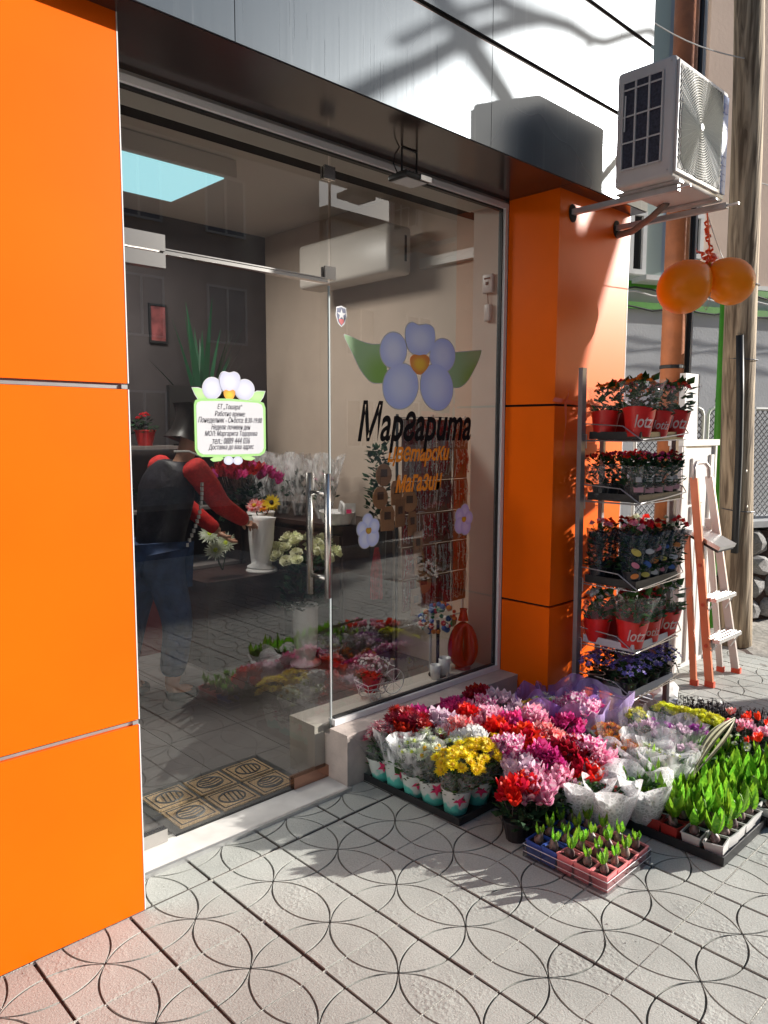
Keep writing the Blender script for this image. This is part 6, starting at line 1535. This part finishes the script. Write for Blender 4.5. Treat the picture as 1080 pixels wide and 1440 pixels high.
# tan wooden tags
M_tan = mat('tan_plywood', (.40, .20, .085), rough=.6, noise_s=12, noise_a=.15, rand=.12); M_tanp = mat('burnt_print', (.10, .045, .02), rough=.8)
tg = [MB().prism([(x, 0, z) for x, z in pts], (0, .004, 0)).mesh('board', M_tan) for pts in ([(-.04,-.07),(.04,-.07),(.045,.03),(.03,.06),(-.03,.06),(-.045,.03)], [(.05*math.cos(2*PI*k/16), .06*math.sin(2*PI*k/16)) for k in range(16)], [(-.045,-.08),(.045,-.08),(.045,.07),(-.045,.07)])]
tp = MB().box(-.02, .02, -.0015, 0, -.02, .02).mesh('burnt_mark', M_tanp)
for k, (px, py, g_i) in enumerate(((535, 700, 1), (545, 728, 0), (558, 692, 0), (563, 720, 2), (576, 705, 1), (540, 668, 1), (580, 735, 0), (588, 765, 2), (590, 790, 0), (596, 820, 1), (585, 845, 2))):
    p = P(px, py, 'y', 2.86); t = thing('wooden_tag', 'tan %s souvenir tag, %s' % (('house shaped', 'round', 'oblong')[g_i], ('leftmost, beside the small blue flower sticker', 'low left, behind the sticker', 'high, second from left', 'middle of the upper cluster', 'upper, right of the middle', 'topmost on the left', 'right of the upper cluster', 'first below the upper cluster', 'second below the upper cluster', 'third below the upper cluster', 'lowest of all')[k]), 'tag', p, pr_.uniform(-.3, .3), 'tan souvenir tags beside the charm rack')
    link('board', tg[g_i], t); link('burnt_mark', tp, t, (0, 0, .01)); MB().tube([(0, .002, .06), (0, .002, .13)], .0012, 4).build('loop', M_tanp, t)
t = thing('red_tassel', 'long red tassel hanging below the small blue flower sticker', 'tassel', P(530, 770, 'y', 2.85))
mb = MB(); rr = random.Random(2)
for k in range(40): a = rr.uniform(0, 6.28); q = rr.uniform(0, .032); mb.tube([(q*.3*math.cos(a), q*.3*math.sin(a), 0), (q*math.cos(a), q*math.sin(a), -.12), (q*1.1*math.cos(a), q*1.1*math.sin(a), -.27)], .0025, 4)
stuff(mb.build('threads', M_tr, t))
# things on the window platform
zp = .249
t = thing('red_ring_vase', 'glossy dark red teardrop vase with a hole on the window platform', 'vase', (3.145, 2.645, zp), rz=-.35)
M_rv = mat('glossy_red_glaze', (.50, .006, .012), rough=.12, spec=.8)
N = 28; mb = MB(); vs = []; K = 10
for i in range(N):
    a = 2*PI*i/N; cx_, cz_ = .048*math.cos(a)*(1-.22*math.sin(a)), .110*math.sin(a)+.14; rad = .040*(1+.18*(-math.sin(a)))
    if math.sin(a) > .8: rad *= .8
    nx_, nz_ = math.cos(a), math.sin(a)*.5
    for j in range(K): b_ = 2*PI*j/K; vs.append((cx_+rad*math.cos(b_)*nx_, rad*1.15*math.sin(b_), cz_+rad*math.cos(b_)*nz_))
mb.add(vs, [(i*K+j, i*K+(j+1) % K, ((i+1) % N)*K+(j+1) % K, ((i+1) % N)*K+j) for i in range(N) for j in range(K)]); mb.build('ring', M_rv, t, True)
MB().lathe([(.030, .27), (.022, .30), (.018, .325), (.022, .335), (.018, .335)], 14, cap0=False).build('neck', M_rv, t, True); MB().lathe([(.045, 0), (.04, .03)], 14, cap1=True).build('foot', M_rv, t)
for x, y, r_, h_, lab in ((2.905, 2.63, .030, .075, 'small white and pink printed cup on the window platform'), (2.985, 2.64, .036, .095, 'plain white tumbler on the window platform beside the printed cup')):
    t = thing('white_cup', lab, 'cup', (x, y, zp), 0, 'cups on the window platform'); MB().lathe([(r_*.8, 0), (r_, h_), (r_-.003, h_), (r_*.75, .01)], 18).build('cup_body', M_vase, t, True)
# flower pot on a white wire tricycle
t = thing('wire_tricycle', 'white wire tricycle planter on the window platform', 'planter', (2.47, 2.635, zp), rz=-.15)
def wheel(cx_, cy_, r_):
    f = MB().tube([(cx_+r_*math.cos(a), cy_, r_+r_*math.sin(a)) for a in [2*PI*k/24 for k in range(25)]], .0028, 6, cap=False).build('wheel', M_vase, t)
    for k in range(8): MB().tube([(cx_, cy_, r_), (cx_+r_*math.cos(2*PI*k/8), cy_, r_+r_*math.sin(2*PI*k/8))], .0014, 4).build('spoke', M_vase, f)
wheel(.115, .0, .062); wheel(-.03, -.05, .030); wheel(-.03, .05, .030)
for z, q in ((.035, .045), (.065, .052), (.09, .06)):
    MB().tube([(-.02-q, -q, z), (-.02+q, -q, z), (-.02+q, q, z), (-.02-q, q, z), (-.02-q, -q, z)], .0022, 5).build('basket_wire', M_vase, t)
for a, b in ((-1, -1), (1, -1), (1, 1), (-1, 1), (0, -1), (0, 1)): MB().tube([(-.02+.045*a, .045*b, .035), (-.02+.06*a, .06*b, .09)], .002, 5).build('basket_wire', M_vase, t)
MB().tube([(.03, 0, .05), (.07, 0, .11), (.115, 0, .062)], .0028, 6).build('frame', M_vase, t); MB().tube([(.07, 0, .11), (.085, 0, .155), (.10, -.03, .15)], .0025, 6).build('handlebar', M_vase, t); MB().tube([(.085, 0, .155), (.10, .03, .15)], .0025, 6).build('handlebar', M_vase, t)
t = thing('red_flower_pot', 'red pot of small white flowers sitting in the wire tricycle', 'potted plant', (2.45, 2.635, zp+.04)); link('pot', potm('pot', .035, .05, .085, M_pot_red), t); stuff(link('foliage', fo_mid[1], t, (0, 0, -.01), scale=.8)); scatter_heads(t, bush['white'], 26, .085, .135, .035, 9, tilt=.9, sc=(.6, .95))

# ------------------------------------------------------------------ the florist
person = thing('person', 'person in black vest, red sleeves and blue jeans leaning to hold a white vase', 'person', (2.04, 4.0, 0), scale=1.06)
def skinned(name, verts, edges, radii, m, parent, lv=2):
    me = bpy.data.meshes.new(name); me.from_pydata([tuple(v) for v in verts], edges, []); o = bpy.data.objects.new(name, me); COL.objects.link(o)
    md = o.modifiers.new('skin', 'SKIN'); md.use_smooth_shade = True
    sv = me.skin_vertices[0].data
    for i, r_ in enumerate(radii): sv[i].radius = r_ if isinstance(r_, tuple) else (r_, r_)
    sv[0].use_root = True
    ss = o.modifiers.new('sub', 'SUBSURF'); ss.levels = lv; ss.render_levels = lv
    dg = bpy.context.evaluated_depsgraph_get(); m2 = bpy.data.meshes.new_from_object(o.evaluated_get(dg)); bpy.data.objects.remove(o)
    m2.materials.clear(); m2.materials.append(m)
    for p in m2.polygons: p.use_smooth = True
    return link(name, m2, parent)
org = Vector((2.12, 4.0, 0))
def L3(x, y, z): return Vector((x, y, z))
# faces +x, leaning forward; local frame: x towards the vase, y into the shop
pel = L3(.0, 0, .80); ch = L3(.10, -.02, 1.12); nk = L3(.17, -.03, 1.33); hd = L3(.25, -.02, 1.47)
shR = L3(.14, -.18, 1.28); shL = L3(.10, .15, 1.29)
elR = L3(.30, -.16, 1.06); hnR = L3(.56, -.03, .93); elL = L3(.30, .22, 1.03); hnL = L3(.47, .12, .86)
hipR = L3(-.02, -.10, .76); hipL = L3(-.02, .10, .76); knR = L3(.06, -.12, .42); knL = L3(-.10, .12, .42); anR = L3(.0, -.12, .07); anL = L3(-.16, .12, .07)
V = [pel, ch, nk, hd, shR, elR, hnR, shL, elL, hnL, hipR, knR, anR, hipL, knL, anL, hd+L3(.03, 0, .07), anR+L3(.14, 0, -.03), anL+L3(.14, 0, -.03)]
Ed = [(0, 1), (1, 2), (2, 3), (3, 16), (1, 4), (4, 5), (5, 6), (1, 7), (7, 8), (8, 9), (0, 10), (10, 11), (11, 12), (12, 17), (0, 13), (13, 14), (14, 15), (15, 18)]
Rd = [(.10, .09), (.09, .08), .048, .085, .035, .038, .026, .035, .038, .026, .085, .06, .042, .085, .06, .042, .085, .035, .035]
body = skinned('body', V, Ed, Rd, M_skin, person)
# hands: palm plus five separate bent fingers
def hand(base, tip, side, par):
    d = (tip-base).normalized(); up = Vector((0, 0, 1)); s_ = d.cross(up).normalized()*side; n_ = s_.cross(d).normalized()
    vs = [tip, tip+d*.045]; es = [(0, 1)]; rd = [(.024, .016), (.030, .013)]
    for k, (o, L_) in enumerate(((-.026, .062), (-.009, .074), (.009, .070), (.026, .054))):
        b = len(vs); q = tip+d*.055+s_*o; vs += [q, q+d*L_*.5-n_*.006, q+d*L_*.8-n_*.026]; es += [(1, b), (b, b+1), (b+1, b+2)]; rd += [.0095, .0085, .007]
    b = len(vs); q = tip+d*.012-s_*.03; vs += [q, q+d*.03-s_*.014-n_*.012, q+d*.05-s_*.008-n_*.028]; es += [(0, b), (b, b+1), (b+1, b+2)]; rd += [.012, .010, .008]
    return skinned('hand', vs, es, rd, M_skin, par, 1)
hand(elR, hnR, 1, person); hand(elL, hnL, -1, person)
skinned('red_sleeve', [shR+L3(-.03, .02, .02), shR.lerp(elR, .5), elR, elR.lerp(hnR, .5), elR.lerp(hnR, .93)], [(0, 1), (1, 2), (2, 3), (3, 4)], [.082, .070, .060, .052, .044], M_red_knit, person)
skinned('red_sleeve', [shL+L3(-.03, -.02, .02), shL.lerp(elL, .5), elL, elL.lerp(hnL, .5), elL.lerp(hnL, .93)], [(0, 1), (1, 2), (2, 3), (3, 4)], [.080, .066, .056, .048, .042], M_red_knit, person)
vest = skinned('black_vest', [pel+L3(0, 0, -.05), pel+L3(.03, 0, .14), ch, ch.lerp(nk, .6), shR+L3(-.02, .03, 0), shL+L3(-.02, -.03, 0)], [(0, 1), (1, 2), (2, 3), (2, 4), (2, 5)], [(.160, .14), (.145, .13), (.15, .13), (.085, .08), (.085, .085), (.085, .085)], M_vest, person)
mb = MB().tube([shR+L3(-.13, -.02, .075), shR+L3(-.06, -.055, .075), shR+L3(.0, -.075, .045)], .006, 6); mb.build('shoulder_piping', M_whitep, person)
for k in range(14):
    a = shR+L3(.015, -.02, -.10); b = pel+L3(.08, -.155, .06); q = k/13; c = a.lerp(b, q)+L3(.03*math.sin(q*3), -.02, 0)
    MB().box(c.x-.006, c.x+.006, c.y-.01, c.y+.004, c.z-.010, c.z+.010).build('side_stud', M_whitep, person)
skinned('jeans', [pel+L3(0, 0, -.02), hipR, hipR.lerp(knR, .5), knR, anR+L3(0, 0, .06), hipL, hipL.lerp(knL, .5), knL, anL+L3(0, 0, .06)], [(0, 1), (1, 2), (2, 3), (3, 4), (0, 5), (5, 6), (6, 7), (7, 8)], [(.155, .13), .115, .10, .085, .075, .115, .10, .085, .075], M_jeans, person)
skinned('hair', [hd+L3(-.035, 0, .02), hd+L3(-.01, 0, .085), hd+L3(-.06, 0, -.05)], [(0, 1), (0, 2)], [.095, .085, .07], M_hair, person)
skinned('shoe', [anR+L3(-.03, 0, -.02), anR+L3(.16, 0, -.035)], [(0, 1)], [.05, .038], M_black, person, 1); skinned('shoe', [anL+L3(-.03, 0, -.02), anL+L3(.16, 0, -.035)], [(0, 1)], [.05, .038], M_black, person, 1)
for y_ in (-.032, .032): MB().lathe([(.001, -.009), (.008, 0), (.001, .009)], 8, cap0=False, M=Matrix.Translation(hd+L3(.088, y_, .035))).build('eye', M_black, person)
MB().tube([hd+L3(.085, 0, .035), hd+L3(.112, 0, .0), hd+L3(.09, 0, -.008)], [.010, .014, .008], 8).build('nose', M_skin, person, True)
MB().tube([hd+L3(.082, -.022, -.035), hd+L3(.092, 0, -.037), hd+L3(.082, .022, -.035)], .005, 6).build('mouth', mat('lips', (.40, .10, .08), rough=.5), person)
for y_ in (-.085, .085): MB().lathe([(.001, -.03), (.016, -.012), (.018, .01), (.001, .03)], 8, cap0=False, M=Matrix.Translation(hd+L3(0, y_, .02)) @ Matrix.Scale(.5, 4, (0, 1, 0))).build('ear', M_skin, person)
hv = Vector((2.04, 4.0, 0))+(hnR+L3(.11, .03, 0))*1.06+Vector((0, 0, -.31))
vase_thing(hv, 'white vase held by the leaning person', .92, rot=(0, .10, 0))
